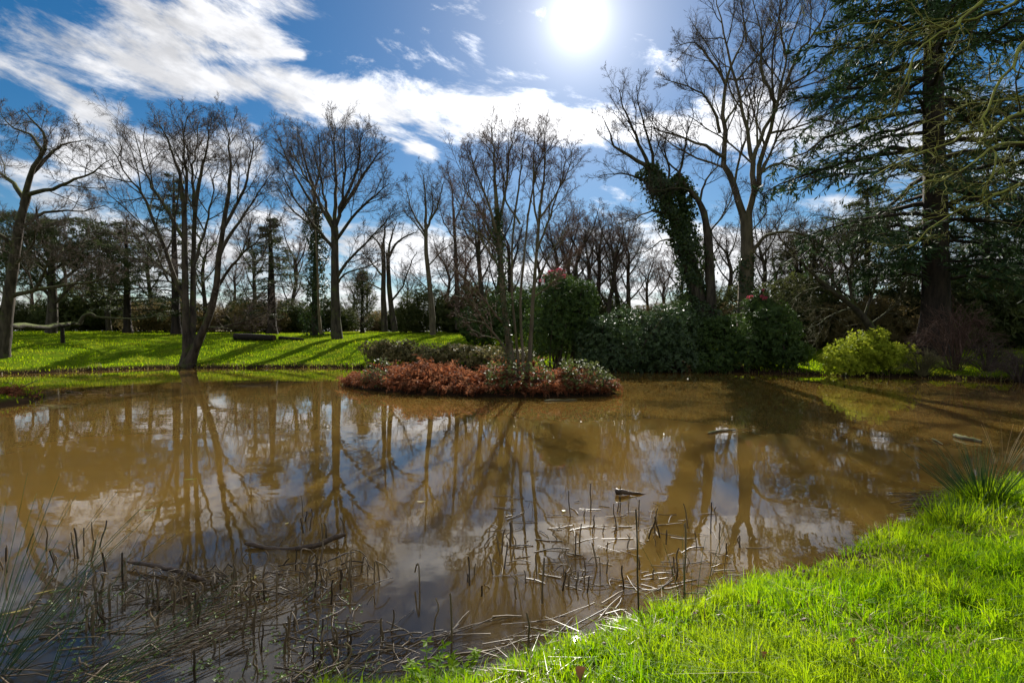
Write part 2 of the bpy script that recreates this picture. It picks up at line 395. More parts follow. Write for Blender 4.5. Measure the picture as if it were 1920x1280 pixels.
def water_mat():
    m, t = newmat('muddy_water')
    out = t.node('ShaderNodeOutputMaterial'); p = t.node('ShaderNodeBsdfPrincipled')
    pos = t.node('ShaderNodeNewGeometry').outputs['Position']
    x, y, z = t.sep(pos)
    n = t.noise(pos, 0.22, 4, 0.55)
    silt = t.mix(t.sstep(n, 0.35, 0.65), (0.140, 0.084, 0.017, 1), (0.112, 0.071, 0.018, 1))
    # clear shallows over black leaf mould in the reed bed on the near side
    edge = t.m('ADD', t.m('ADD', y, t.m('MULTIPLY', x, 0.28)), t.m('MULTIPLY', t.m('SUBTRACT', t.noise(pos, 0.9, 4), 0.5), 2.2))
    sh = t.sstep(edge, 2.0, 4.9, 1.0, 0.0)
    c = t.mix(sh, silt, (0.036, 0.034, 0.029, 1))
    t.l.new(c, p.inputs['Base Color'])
    p.inputs['Subsurface Weight'].default_value = 1.0; p.inputs['Subsurface Radius'].default_value = (1.0, 0.8, 0.5); p.inputs['Subsurface Scale'].default_value = 1.3
    p.inputs['Roughness'].default_value = 0.012; p.inputs['IOR'].default_value = 1.333; p.inputs['Specular IOR Level'].default_value = 0.75
    sv = t.node('ShaderNodeVectorMath', operation='MULTIPLY'); t.l.new(pos, sv.inputs[0]); sv.inputs[1].default_value = (1.0, 1.6, 1)
    h = t.m('ADD', t.m('MULTIPLY', t.noise(sv.outputs[0], 1.4, 2, 0.45), 1.0), t.m('MULTIPLY', t.noise(sv.outputs[0], 7.0, 2, 0.5), 0.10))
    b = t.node('ShaderNodeBump'); b.inputs['Strength'].default_value = 0.02; b.inputs['Distance'].default_value = 0.1
    t.l.new(h, b.inputs['Height']); t.l.new(b.outputs[0], p.inputs['Normal'])
    t.l.new(p.outputs[0], out.inputs[0])
    return m

# ------------------------------------------------------------------ terrain and water
SHORE_PX = [(640, 1330), (760, 1300), (850, 1275), (940, 1255), (1020, 1225), (1130, 1192), (1210, 1160), (1300, 1152), (1370, 1122), (1440, 1092),
            (1520, 1070), (1610, 1030), (1710, 985), (1800, 945), (1880, 905), (1960, 870), (2150, 810), (2500, 765), (2500, 735), (2150, 724), (1960, 719), (1880, 715), (1800, 711),
            (1700, 707), (1620, 705), (1540, 703), (1450, 700), (1330, 698), (1200, 696), (1100, 693), (900, 690), (680, 690), (560, 689), (430, 690), (300, 690),
            (200, 694), (120, 697), (60, 700), (-10, 702), (-60, 710), (-40, 722), (30, 728), (72, 737), (82, 746), (48, 757), (0, 764), (-120, 785), (-330, 850), (-420, 1000), (-330, 1200), (-260, 1420), (100, 1500), (500, 1380)]
SHORE = np.array([G(*p)[:2] for p in SHORE_PX])
ISLE = np.array([(-6.95, 20.9), (-5.6, 19.0), (-3.2, 17.5), (-1, 16.9), (1.4, 16.7), (3.2, 17.1), (3.7, 18.0), (2.2, 19.6), (-1, 20.9), (-4, 21.7), (-6.4, 21.6)])
def sdf(poly, x, y):                    # positive inside
    d2 = np.full(x.shape, 1e18); ins = np.zeros(x.shape, bool)
    n = len(poly)
    for i in range(n):
        a, b = poly[i], poly[(i + 1) % n]
        e = b - a; wx, wy = x - a[0], y - a[1]
        h = np.clip((wx * e[0] + wy * e[1]) / (e @ e), 0, 1)
        d2 = np.minimum(d2, (wx - e[0] * h) ** 2 + (wy - e[1] * h) ** 2)
        c = (a[1] > y) != (b[1] > y)
        with np.errstate(divide='ignore', invalid='ignore'):
            c &= x < (b[0] - a[0]) * (y - a[1]) / (b[1] - a[1] + 1e-12) + a[0]
        ins ^= c
    d = np.sqrt(d2)
    return np.where(ins, d, -d)
def ss(x, a, b): t = np.clip((x - a) / (b - a), 0, 1); return t * t * (3 - 2 * t)
def land(x, y):                         # signed distance to the water's edge, positive on land
    return np.maximum(-sdf(SHORE, x, y), sdf(ISLE, x, y))
def hz(x, y):
    x = np.asarray(x, float); y = np.asarray(y, float)
    so = -sdf(SHORE, x, y); si = sdf(ISLE, x, y)
    wob = 0.10 * np.sin(x * 2.1 + y * 1.3) + 0.07 * np.sin(x * 5.3 - y * 4.1) + 0.05 * np.sin(x * 11.0 + y * 9.0)
    s = np.maximum(so, si) + wob * 0.6
    lip = 0.20 * (1 - np.exp(-np.maximum(s, 0) / 0.22))
    sp = np.maximum(so, 0)
    far = ss(y, 14, 24)
    lw = ss(x, 16, 4)                    # 1 on the left, 0 on the right
    left = 1.35 * ss(sp, 0, 10) + 0.45 * ss(sp, 8, 17) + 0.35 * ss(sp, 14, 32)
    right = 0.65 * ss(sp, 0, 8) + 0.75 * ss(sp, 7, 30)
    near = 0.035 * np.minimum(sp, 12) + 0.3 * ss(sp, 5, 30)
    z = lip + np.where(so > si, far * (lw * left + (1 - lw) * right) + (1 - far) * near, 0)
    z = np.where(si > so, lip + 0.16 * ss(si, 0, 1.6), z)
    z = z + np.where(s > 0.15, 0.025 * np.sin(x * 1.7 + 1) * np.sin(y * 1.9) + 0.012 * np.sin(x * 6.1) * np.sin(y * 5.3 + x), 0)
    return np.where(s < 0, -0.55 * (1 - np.exp(s / 1.1)) - 0.02, z)

def axis_lines(spec):
    out = []
    for a, b, st in spec: out.append(np.arange(a, b, st))
    return np.concatenate(out)
def build_ground():
    far = np.concatenate([70 * 1.28 ** np.arange(0, 17)])
    xs = np.concatenate([-far[::-1], axis_lines([(-70, -30, 2.0), (-30, -9, 0.5), (-9, 9, 0.2), (9, 30, 0.5), (30, 70, 2.0)]), far])
    ys = np.concatenate([-far[::-1][:-2], axis_lines([(-70, -4, 4.0), (-4, 1.5, 0.5), (1.5, 9, 0.13), (9, 24, 0.33), (24, 46, 0.4), (46, 70, 1.5)]), far])
    X, Y = np.meshgrid(xs, ys)
    Z = hz(X, Y)
    ny, nx = X.shape
    i = np.arange(ny - 1)[:, None] * nx + np.arange(nx - 1)[None, :]
    f = np.stack([i, i + 1, i + 1 + nx, i + nx], -1).reshape(-1, 4)
    si = sdf(ISLE, X, Y)
    soil = np.maximum(ss(si, 0, 0.3), ss(X, 3, 5) * ss(Y, 22, 25) * (1 - ss(X, 13.5, 15)) )
    soil = np.maximum(soil, ss(Y, 52, 62) * 0.7)
    g = Geo(); g.add(np.stack([X, Y, Z], -1).reshape(-1, 3), [f], soil.reshape(-1))
    o = part('ground', g, ground_mat()); tag(o, kind='structure')
    g = Geo()
    xs = np.linspace(-60, 60, 41); ys = np.linspace(0.2, 46, 31)
    X, Y = np.meshgrid(xs, ys); i = np.arange(30)[:, None] * 41 + np.arange(40)[None, :]
    g.add(np.stack([X, Y, 0 * X], -1).reshape(-1, 3), [np.stack([i, i + 1, i + 42, i + 41], -1).reshape(-1, 4)])
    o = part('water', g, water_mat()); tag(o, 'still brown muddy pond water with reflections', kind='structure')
build_ground()

# ------------------------------------------------------------------ bare trees
def limb(pts, d, r0, r1, rng, depth=0.0, K=12, jit=0.02):
    """a limb through photograph pixels (px, py), standing at depth d and leaning away or towards us by depth"""
    n = len(pts)
    p = np.array([W(q[0], q[1], d + depth * (i / (n - 1)) ** 1.2) for i, q in enumerate(pts)])
    P = resample(p, K)
    L = np.linalg.norm(np.diff(P, axis=0), axis=1).sum()
    P[1:] += rng.normal(size=(K - 1, 3)) * jit * L / K
    R = r1 + (r0 - r1) * (1 - np.linspace(0, 1, K)) ** 1.15
    return P, R

LV = [dict(n=10, t0=0.20, ang=(28, 58), lenf=(0.30, 0.58), up=0.09, wander=0.13, K=7),
      dict(n=9, t0=0.12, ang=(25, 52), lenf=(0.34, 0.62), up=0.07, wander=0.15, K=5),
      dict(n=7, t0=0.10, ang=(22, 50), lenf=(0.38, 0.70), up=0.05, wander=0.16, K=3),
      dict(n=4, t0=0.12, ang=(20, 48), lenf=(0.50, 1.0), up=0.04, wander=0.15, K=2, taper=0.3)]
def ramify(limbs, rng, levels=LV, depth=4, scale_n=1.0, rmin=0.0042, over=None):
    """grows branches, boughs and twigs on given limbs; returns [(P, R, sides)] by level"""
    P = np.stack([resample(l[0], 16) for l in limbs]); R = np.stack([np.interp(np.linspace(0, 1, 16), np.linspace(0, 1, len(l[1])), l[1]) for l in limbs])
    out = []
    for i in range(depth):
        lv = dict(levels[i]); 
        if over and i in over: lv.update(over[i])
        lv['n'] = max(2, int(round(lv['n'] * (scale_n if i else 1))))
        P, R = spawn(P, R, rng, rmin=rmin, **lv)
        out.append((P, R, 5 if i == 0 else 3))
    return out
def bare_tree(name, label, base, trunk, limbs, seed, bark=None, twig=None, depth=4, scale_n=1.0, over=None, group=None, cat='tree', flare=0.0, also=(), rmin=0.0042):
    rng = rs(seed)
    root = empty(name, base, label, cat, group)
    g = Geo()
    for P, R in trunk:
        R = R.copy()
        if flare: R[:3] *= np.array([1 + flare, 1 + flare * 0.35, 1 + flare * 0.08])
        tubes(g, P[None], R[None], 12, rng, 0.075)
    part('trunk', g, bark or BARK, root)
    g = Geo()
    for P, R in limbs: tubes(g, P[None], R[None], 7, rng, 0.04)
    lv = ramify(list(limbs) + list(also), rng, depth=depth, scale_n=scale_n, over=over, rmin=rmin)
    tubes(g, lv[0][0], lv[0][1], 5, rng)
    part('limbs', g, bark or BARK, root)
    g = Geo()
    for P, R, s in lv[1:]: tubes(g, P, R, s, rng, tip=True)
    part('crown', g, twig or TWIG, root)
    return root
def gbase(px, d, sink=0.12):
    p = W(px, HOR, d); return np.array([p[0], d, float(hz(p[0], d)) - sink])
def TL(d, rng): return lambda pts, r0, r1, dep=0.0, K=12, jit=0.07: limb(pts, d, r0, r1, rng, dep, K, jit)

def trees_left():
    # oak at the left edge with a propped mossy limb
    d = 29.5; rng = rs(11); L = TL(d, rng)
    tr = [L([(3, 690), (8, 640), (16, 560), (28, 480), (42, 400), (50, 365)], .36, .18, 0, 14, .03)]
    lm = [L([(44, 385), (57, 330), (79, 290), (85, 255), (60, 225), (40, 205)], .17, .02, -1), L([(50, 365), (95, 355), (135, 340), (175, 322), (205, 300)], .13, .02, -2),
          L([(47, 375), (25, 345), (0, 325), (-40, 290), (-60, 250)], .15, .02, 1.5), L([(60, 325), (100, 285), (125, 270), (165, 262)], .12, .02, 2),
          L([(36, 430), (80, 400), (120, 395), (160, 395), (200, 385)], .10, .02, 2.5), L([(30, 470), (0, 440), (-50, 420), (-110, 400)], .14, .02, -2),
          L([(18, 556), (66, 543), (131, 534), (184, 525), (219, 504)], .14, .03, 1.2), L([(10, 600), (-20, 560), (-60, 520), (-120, 490)], .14, .03, -2),
          L([(80, 290), (60, 255), (25, 240), (0, 215)], .10, .02, 1), L([(66, 543), (90, 500), (120, 470), (170, 450)], .08, .02, -2.5), L([(25, 500), (60, 460), (70, 430), (110, 425)], .08, .02, -2)]
    root = bare_tree('oak_tree', 'gnarled bare oak at the left edge with a long low mossy limb', gbase(8, d), tr, lm, 12, bark=BARK, flare=.35, over={0: dict(n=8, up=.02, wander=.28, ang=(35, 70)), 1: dict(wander=.26, up=.04), 2: dict(wander=.2)}, scale_n=1.0, rmin=.0065)
    g = Geo(); P, R = L([(14, 611), (45, 612), (80, 613), (118, 609), (150, 608)], .18, .13, 7.0, 12, .05); tubes(g, P[None], R[None], 11, rng, .13)
    part('mossy_limb', g, BARKL, root)
    g = Geo(); P, R = TL(36.4, rng)([(149, 606), (158, 592), (170, 588), (182, 594), (205, 596), (262, 598), (300, 590)], .15, .04, .5, 16, .02); tubes(g, P[None], R[None], 7, rng, .06)
    part('crooked_limb', g, BARK, root)
    # wooden prop under that limb
    x, y = W(117, HOR, 34.2)[0], 34.2
    g = Geo(); z0 = float(hz(x, y)); zt = W(117, 609, 34.2)[2]
    P = np.array([[x + .03, y, z0 - .1], [x, y, z0 + .5], [x - .01, y, zt - .05]]); tubes(g, resample(P, 6)[None], np.linspace(.13, .10, 6)[None], 8, rng, .04)
    P = np.array([[x - .35, y, zt - .02], [x, y, zt - .10], [x + .45, y, zt - .03]]); tubes(g, resample(P, 5)[None], np.full((1, 5), .06), 7, rng)
    o = part('timber_prop', g, LOGBARK, None, loc=(x, y, z0)); tag(o, 'short dark timber prop under the mossy oak limb', 'post')

    # leaning multi-stemmed tree on the water's edge
    d = 31.2; rng = rs(21); L = TL(d, rng)
    tr = [L([(347, 686), (350, 650), (348, 600), (347, 520), (346, 430), (344, 370)], .25, .13, 0, 14, .01), L([(358, 684), (361, 630), (362, 550), (363, 470), (366, 380)], .22, .12, 1.2, 14, .01),
          L([(352, 688), (372, 640), (393, 590), (405, 540), (412, 470), (424, 390)], .27, .12, -1.2, 14, .01)]
    lm = [L([(344, 375), (335, 320), (318, 270), (300, 235)], .14, .02, 1), L([(366, 385), (375, 330), (388, 280), (392, 225)], .14, .02, -1), L([(424, 392), (432, 330), (430, 270), (424, 225)], .13, .02, 0),
          L([(347, 565), (318, 490), (298, 430), (265, 365), (238, 325), (205, 270)], .15, .02, -2), L([(346, 450), (308, 385), (282, 345), (265, 300), (252, 245)], .12, .02, 1.5),
          L([(411, 480), (447, 420), (478, 370), (508, 325)], .12, .02, 1.5), L([(418, 430), (455, 360), (470, 300), (478, 255)], .11, .02, -1), L([(405, 545), (440, 490), (480, 455), (525, 420)], .10, .02, -1.5),
          L([(386, 615), (425, 612), (470, 597), (530, 575)], .11, .025, -1.5), L([(344, 395), (350, 330), (345, 270), (350, 218)], .11, .02, -1), L([(362, 500), (385, 430), (398, 370), (410, 300)], .10, .02, 2.5),
          L([(347, 540), (300, 500), (260, 460), (225, 440)], .09, .02, 2), L([(335, 545), (312, 520), (290, 470), (250, 415)], .07, .02, -1), L([(366, 400), (360, 330), (368, 280), (372, 225)], .10, .02, 2)]
    bare_tree('maple_tree', 'wide bare tree with several spreading stems rising from the grassy water edge', gbase(355, d), tr, lm, 22, flare=.45, scale_n=.93, rmin=.0068)

    # tall beech with rounded crown and its two neighbours
    d = 42.0; rng = rs(31); L = TL(d, rng)
    tr = [L([(632, 640), (629, 580), (628, 520), (628, 460), (627, 425)], .38, .27, 0, 12, .006)]
    lm = [L([(627, 440), (612, 385), (598, 320), (582, 262)], .17, .03, 1), L([(627, 430), (640, 380), (647, 320), (645, 240)], .18, .03, -1), L([(628, 425), (630, 350), (628, 280), (626, 228)], .18, .03, 1.5),
          L([(630, 525), (655, 485), (700, 440), (738, 400)], .15, .03, -1.5), L([(628, 470), (592, 425), (555, 375), (528, 320)], .16, .03, -2), L([(636, 400), (672, 345), (700, 300), (712, 285)], .17, .03, 2),
          L([(630, 535), (650, 512), (690, 500), (706, 488)], .10, .03, -3), L([(627, 455), (665, 400), (700, 370), (728, 345)], .15, .03, -3), L([(625, 430), (590, 360), (560, 310), (540, 270)], .15, .03, 3), L([(640, 390), (668, 320), (676, 270), (680, 250)], .14, .03, 0)]
    bare_tree('beech_tree', 'bare rounded beech with thick straight trunk on the lawn crest', gbase(632, d), tr, lm, 32, flare=.4, twig=TWIG, over={0: dict(n=10, ang=(22, 45), up=.06), 1: dict(n=9)}, scale_n=1.05, rmin=.0085)
    d = 46.0; rng = rs(33); L = TL(d, rng)
    tr = [L([(590, 632), (591, 560), (592, 480), (592, 400), (585, 340)], .3, .13, 0, 12, .008)]
    lm = [L([(586, 350), (572, 300), (560, 245)], .14, .03, 0, 12), L([(590, 390), (560, 340), (535, 290), (522, 255)], .13, .03, 1), L([(588, 370), (600, 310), (598, 250)], .13, .03, -1), L([(591, 430), (545, 390), (520, 350)], .10, .03, -1)]
    r = bare_tree('ivy_clad_tree', 'bare tree with a dark ivy column round its trunk, left of the rounded beech', gbase(590, d), tr, lm, 34, scale_n=.95, rmin=.006)
    ivy(r, [(590, 630), (591, 540), (592, 460), (590, 385)], d, .85, .55, 5200, 35, droop=True)
    d = 44.0; rng = rs(36); L = TL(d, rng)
    tr = [L([(602, 626), (598, 590), (597, 560), (595, 500), (592, 440)], .13, .06, 0, 12, .02)]
    lm = [L([(592, 445), (588, 410), (580, 380)], .05, .02, 0), L([(596, 520), (612, 490), (622, 455)], .04, .015, -1)]
    bare_tree('slender_birch', 'thin pale trunk in front of the dark ivy column', gbase(602, d), tr, lm, 37, bark=BARKP, depth=3, scale_n=.7)

    d = 47.0; rng = rs(41); L = TL(d, rng)
    tr = [L([(721, 622), (719, 560), (719, 500), (718, 455)], .28, .17, 0, 10, .01), L([(740, 622), (733, 570), (729, 520), (727, 475)], .28, .17, .6, 10, .01)]
    lm = [L([(718, 470), (705, 450), (690, 440)], .12, .03, -1), L([(718, 460), (722, 430), (716, 405)], .12, .03, 0), L([(728, 485), (745, 455), (768, 440), (785, 435)], .14, .03, -1), L([(727, 480), (735, 440), (745, 415)], .13, .03, 1),
          L([(733, 565), (752, 540), (770, 495), (782, 470)], .11, .03, 0), L([(719, 520), (695, 490), (678, 470)], .10, .03, 1), L([(719, 545), (690, 530), (660, 520)], .08, .03, -1)]
    bare_tree('pollarded_lime', 'low bare tree with two parallel trunks standing left of centre on the lawn', gbase(730, d), tr, lm, 42, scale_n=.85, over={0: dict(n=7, wander=.2)}, rmin=.006)
    d = 45.0; rng = rs(45); L = TL(d, rng)
    tr = [L([(812, 628), (809, 580), (805, 530), (799, 470), (799, 420)], .29, .15, 0, 12, .01)]
    lm = [L([(799, 425), (797, 370), (793, 325)], .14, .03, 0), L([(799, 440), (775, 400), (762, 355)], .12, .03, 1), L([(799, 430), (820, 385), (832, 340)], .12, .03, -1), L([(800, 450), (780, 420), (755, 395)], .09, .03, -2),
          L([(802, 500), (830, 470), (850, 455)], .07, .03, 1), L([(806, 545), (780, 520), (758, 505)], .06, .02, 1), L([(799, 435), (812, 390), (808, 340)], .1, .03, 2)]
    bare_tree('ash_tree', 'narrow bare tree with a slightly bent trunk between the twin trunks and the island', gbase(812, d), tr, lm, 46, scale_n=.85, bark=BARKT, rmin=.006)
    d = 52.0; rng = rs(48); L = TL(d, rng)
    tr = [L([(858, 618), (857, 560), (855, 490), (852, 430), (850, 390)], .26, .12, 0, 12, .01)]
    lm = [L([(850, 400), (846, 350), (838, 315)], .10, .03, 0), L([(851, 420), (868, 380), (876, 340)], .09, .03, 1), L([(853, 450), (832, 415), (822, 380)], .08, .03, -1), L([(855, 490), (880, 460), (895, 440)], .06, .03, 1)]
    bare_tree('ash_tree', 'thin straight bare tree just left of the island tree, farther back', gbase(858, d), tr, lm, 49, scale_n=1.0, twig=TWIGR, rmin=.006)

# ------------------------------------------------------------------ ivy, conifers, shrubs
def ivy(root, pts, d, r0, r1, n, seed, mat=None, droop=False, L=0.16, name='ivy'):
    rng = rs(seed); P = resample(np.array([W(q[0], q[1], d) for q in pts]), 16)
    t = rng.random(n) ** 0.9
    pos, T, _ = along(P[None], np.ones((1, 16)), t[None]); pos, T = pos[0], T[0]
    a = rng.random(n) * 6.283
    A = nrm(np.cross(T, np.array([0, 1.0, 0.05]))); B = np.cross(T, A)
    out = np.cos(a)[:, None] * A + np.sin(a)[:, None] * B
    lump = 1 + 0.34 * np.sin(t * 19 + 2.2 * np.cos(a + seed)) + 0.28 * np.sin(t * 41 + 3 * a) + .25 * np.sin(t * 9 + a)
    lump = np.where(rng.random(n) < .12, lump * rng.uniform(1.1, 1.7, n), lump)
    r = (r0 + (r1 - r0) * t) * lump * (0.75 + 0.35 * rng.random(n))
    pos = pos + out * r[:, None]
    ax = nrm(out * 0.35 + np.array([0, 0, -0.8]) + 0.55 * rng.normal(size=(n, 3)))
    sv = nrm(np.cross(ax, out + 0.3 * rng.normal(size=(n, 3))))
    ln = L * rng.uniform(.6, 1.3, n) * (1.3 if droop else 1)
    g = Geo(); diamonds(g, pos, ax, sv, ln, ln * (.6 if droop else .85), rng)
    part(name, g, mat or IVY, next(c for c in root.children if c.name.startswith('trunk')), smooth=False)

def conifer(name, label, base, H, Rmax, seed, mat, z0=0.12, nb=70, droop=0.25, trunk_r=0.5, shape=0.8, gap=0.0, bark=None, spray=0.34, group=None, nsub=18, nspr=9, up=0.1, flatten=0.25, top=1.0):
    """whorled boughs on a straight stem, each a flat fan of needle sprays"""
    rng = rs(seed); base = np.asarray(base, float)
    root = empty(name, base, label, 'tree', group)
    g = Geo(); K = 14
    zz = np.linspace(0, H, K); P = np.stack([base[0] + .02 * H * np.sin(zz * .2 + seed) * .3, base[1] + 0 * zz, base[2] + zz], -1)
    R = trunk_r * (1 - zz / H) ** 0.8 + 0.03; R[0] *= 1.3
    tubes(g, P[None], R[None], 12, rng, .05)
    part('trunk', g, bark or FIRBARK, root)
    h = z0 + (0.98 - z0) * (np.arange(nb) + rng.random(nb)) / nb
    a = np.arange(nb) * 2.399 + rng.normal(size=nb) * .5
    prof = np.clip((1 - h) ** shape, 0.03, 1) * top * np.clip(0.55 + 0.45 * ss(h, z0, z0 + .2), 0, 1)
    ln = Rmax * prof * rng.uniform(.7, 1.12, nb)
    if gap: ln *= np.where(rng.random(nb) < gap, .45, 1)
    K = 9; s = np.linspace(0, 1, K)
    c0 = np.stack([np.interp(h * H, zz, P[:, 0]), np.interp(h * H, zz, P[:, 1]), base[2] + h * H], -1)
    dh = np.stack([np.cos(a), np.sin(a), 0 * a], -1)
    rise = up * rng.uniform(.3, 1.5, nb); dr = droop * rng.uniform(.5, 1.5, nb)
    BP = c0[:, None] + dh[:, None] * (ln[:, None] * s)[..., None]
    BP[:, :, 2] += ln[:, None] * (rise[:, None] * s - dr[:, None] * s ** 2.0 + 0.25 * dr[:, None] * s ** 4)
    BP[:, 1:] += rng.normal(size=(nb, K - 1, 3)) * 0.015 * ln[:, None, None]
    BR = np.maximum(0.018 * ln[:, None] * (1 - .85 * s), .012)
    g = Geo(); tubes(g, BP, BR, 5, rng)
    SP, SR = spawn(BP, BR, rng, nsub, t0=.18, t1=1.0, ang=(35, 70), lenf=(.22, .42), up=-.06, wander=.10, K=5, taper=.65, flat=flatten, rmin=.006)
    tubes(g, SP, SR, 3, rng); part('boughs', g, bark or FIRBARK, root)
    n = len(SP); t = rng.random((n, nspr)); pos, T, _ = along(SP, SR, t)
    pos = pos.reshape(-1, 3); T = T.reshape(-1, 3); m = len(pos)
    ax = nrm(T + .75 * rng.normal(size=(m, 3)) * np.array([1, 1, .45]) + np.array([0, 0, -.12]))
    sv = nrm(np.cross(ax, np.array([0, 0, 1.0]) + .5 * rng.normal(size=(m, 3))))
    L = spray * rng.uniform(.6, 1.3, m)
    pos2 = pos + .04 * rng.normal(size=(m, 3))
    g = Geo(); diamonds(g, pos2, ax, sv, L, L * .20, rng, fold=.03)
    part('needles', g, mat, root, smooth=False)
    return root

def shell(rng, c, r, n, lumps=7, lump=0.22, low=-0.25, seed=0):
    """points and normals on an uneven bush surface"""
    u = nrm(rng.normal(size=(int(n * 1.9), 3))); u = u[u[:, 2] > low][:n]
    lr = rs(seed + 5); k = nrm(lr.normal(size=(lumps * 3, 3)))
    b = np.exp(5.5 * ((u @ k.T) - 1)).max(1)
    f = 1 - lump + 1.5 * lump * b
    f = f * (1 - .30 * rng.random(len(u)) ** 2.5)
    pos = np.asarray(c) + u * np.asarray(r) * f[:, None]
    nor = nrm(u / np.asarray(r) + .35 * rng.normal(size=u.shape) + np.array([0, 0, .25]))
    return pos, nor
def shrub(name, label, blobs, seed, mat, n, L=.16, wd=.36, k=6, stems=8, flowers=0, group=None, lump=.24, cat='shrub', tilt=(-30, 40), stemmat=None, fcol=None, low=-.97):
    """blobs: [(centre xyz, radii xyz, share)]"""
    rng = rs(seed)
    c0 = np.asarray(blobs[0][0]); x, y = c0[0], c0[1]
    base = np.array([x, y, float(hz(x, y)) - .05])
    root = empty(name, base, label, cat, group)
    g = Geo(); allp = []
    tot = sum(b[2] for b in blobs)
    for j, (c, r, sh) in enumerate(blobs):
        p, nn = shell(rng, c, r, int(n * sh / tot), 6, lump, low, seed + j)
        zg = hz(p[:, 0], p[:, 1]); ok = p[:, 2] > np.maximum(zg, 0) + .06; p, nn = p[ok], nn[ok]
        whorls(g, p, nn, rng, k, L, wd, tilt); allp.append((p, nn))
        m = len(p) // 3; ci = np.asarray(c); whorls(g, ci + (p[:m] - ci) * rng.uniform(.55, .8, (m, 1)), nn[:m], rng, max(4, k - 2), L * 1.5, wd * 1.2, tilt)
    part('foliage', g, mat, root, smooth=False)
    for j, (c, r, sh) in enumerate(blobs):      # one stool of stems under each mound
        g = Geo(); P = []
        for q in range(max(2, stems // len(blobs))):
            a = rng.random() * 6.28; f = rng.random() ** .5 * .55
            b = np.array([c[0] + .35 * r[0] * math.cos(a) * f, c[1] + .35 * r[1] * math.sin(a) * f, 0]); b[2] = max(float(hz(b[0], b[1])), -.1) - .05
            e = np.array(c) + np.array([math.cos(a) * r[0] * f * 1.5, math.sin(a) * r[1] * f * 1.5, r[2] * .6])
            P.append(resample([b, (b + e) / 2 + rng.normal(size=3) * .12 * r[2], e], 7))
        P = np.stack(P); tubes(g, P, np.linspace(.07, .025, 7)[None] * np.ones((len(P), 1)), 6, rng, .05)
        C, Rr = spawn(P, np.full(P.shape[:2], .03), rng, 6, lenf=(.3, .6), ang=(30, 60)); tubes(g, C, Rr, 3, rng)
        part('stems', g, stemmat or BARK, root)
    if flowers:
        p = np.concatenate([a for a, b in allp]); nn = np.concatenate([b for a, b in allp])
        w = np.argsort(-(p[:, 2] + 1.2 * rng.random(len(p))))[:flowers * 3]; w = rng.permutation(w)[:flowers]
        for i in w:
            q = nrm(rng.normal(size=(26, 3)) + nn[i] * .9); g = Geo()
            sv = nrm(np.cross(q, rng.normal(size=(26, 3))))
            diamonds(g, p[i] + nn[i] * .05 + q * .04, q, sv, .10, .075, rng, fold=.1); o = part('flower', g, fcol or PINK, root, smooth=False)
    return root

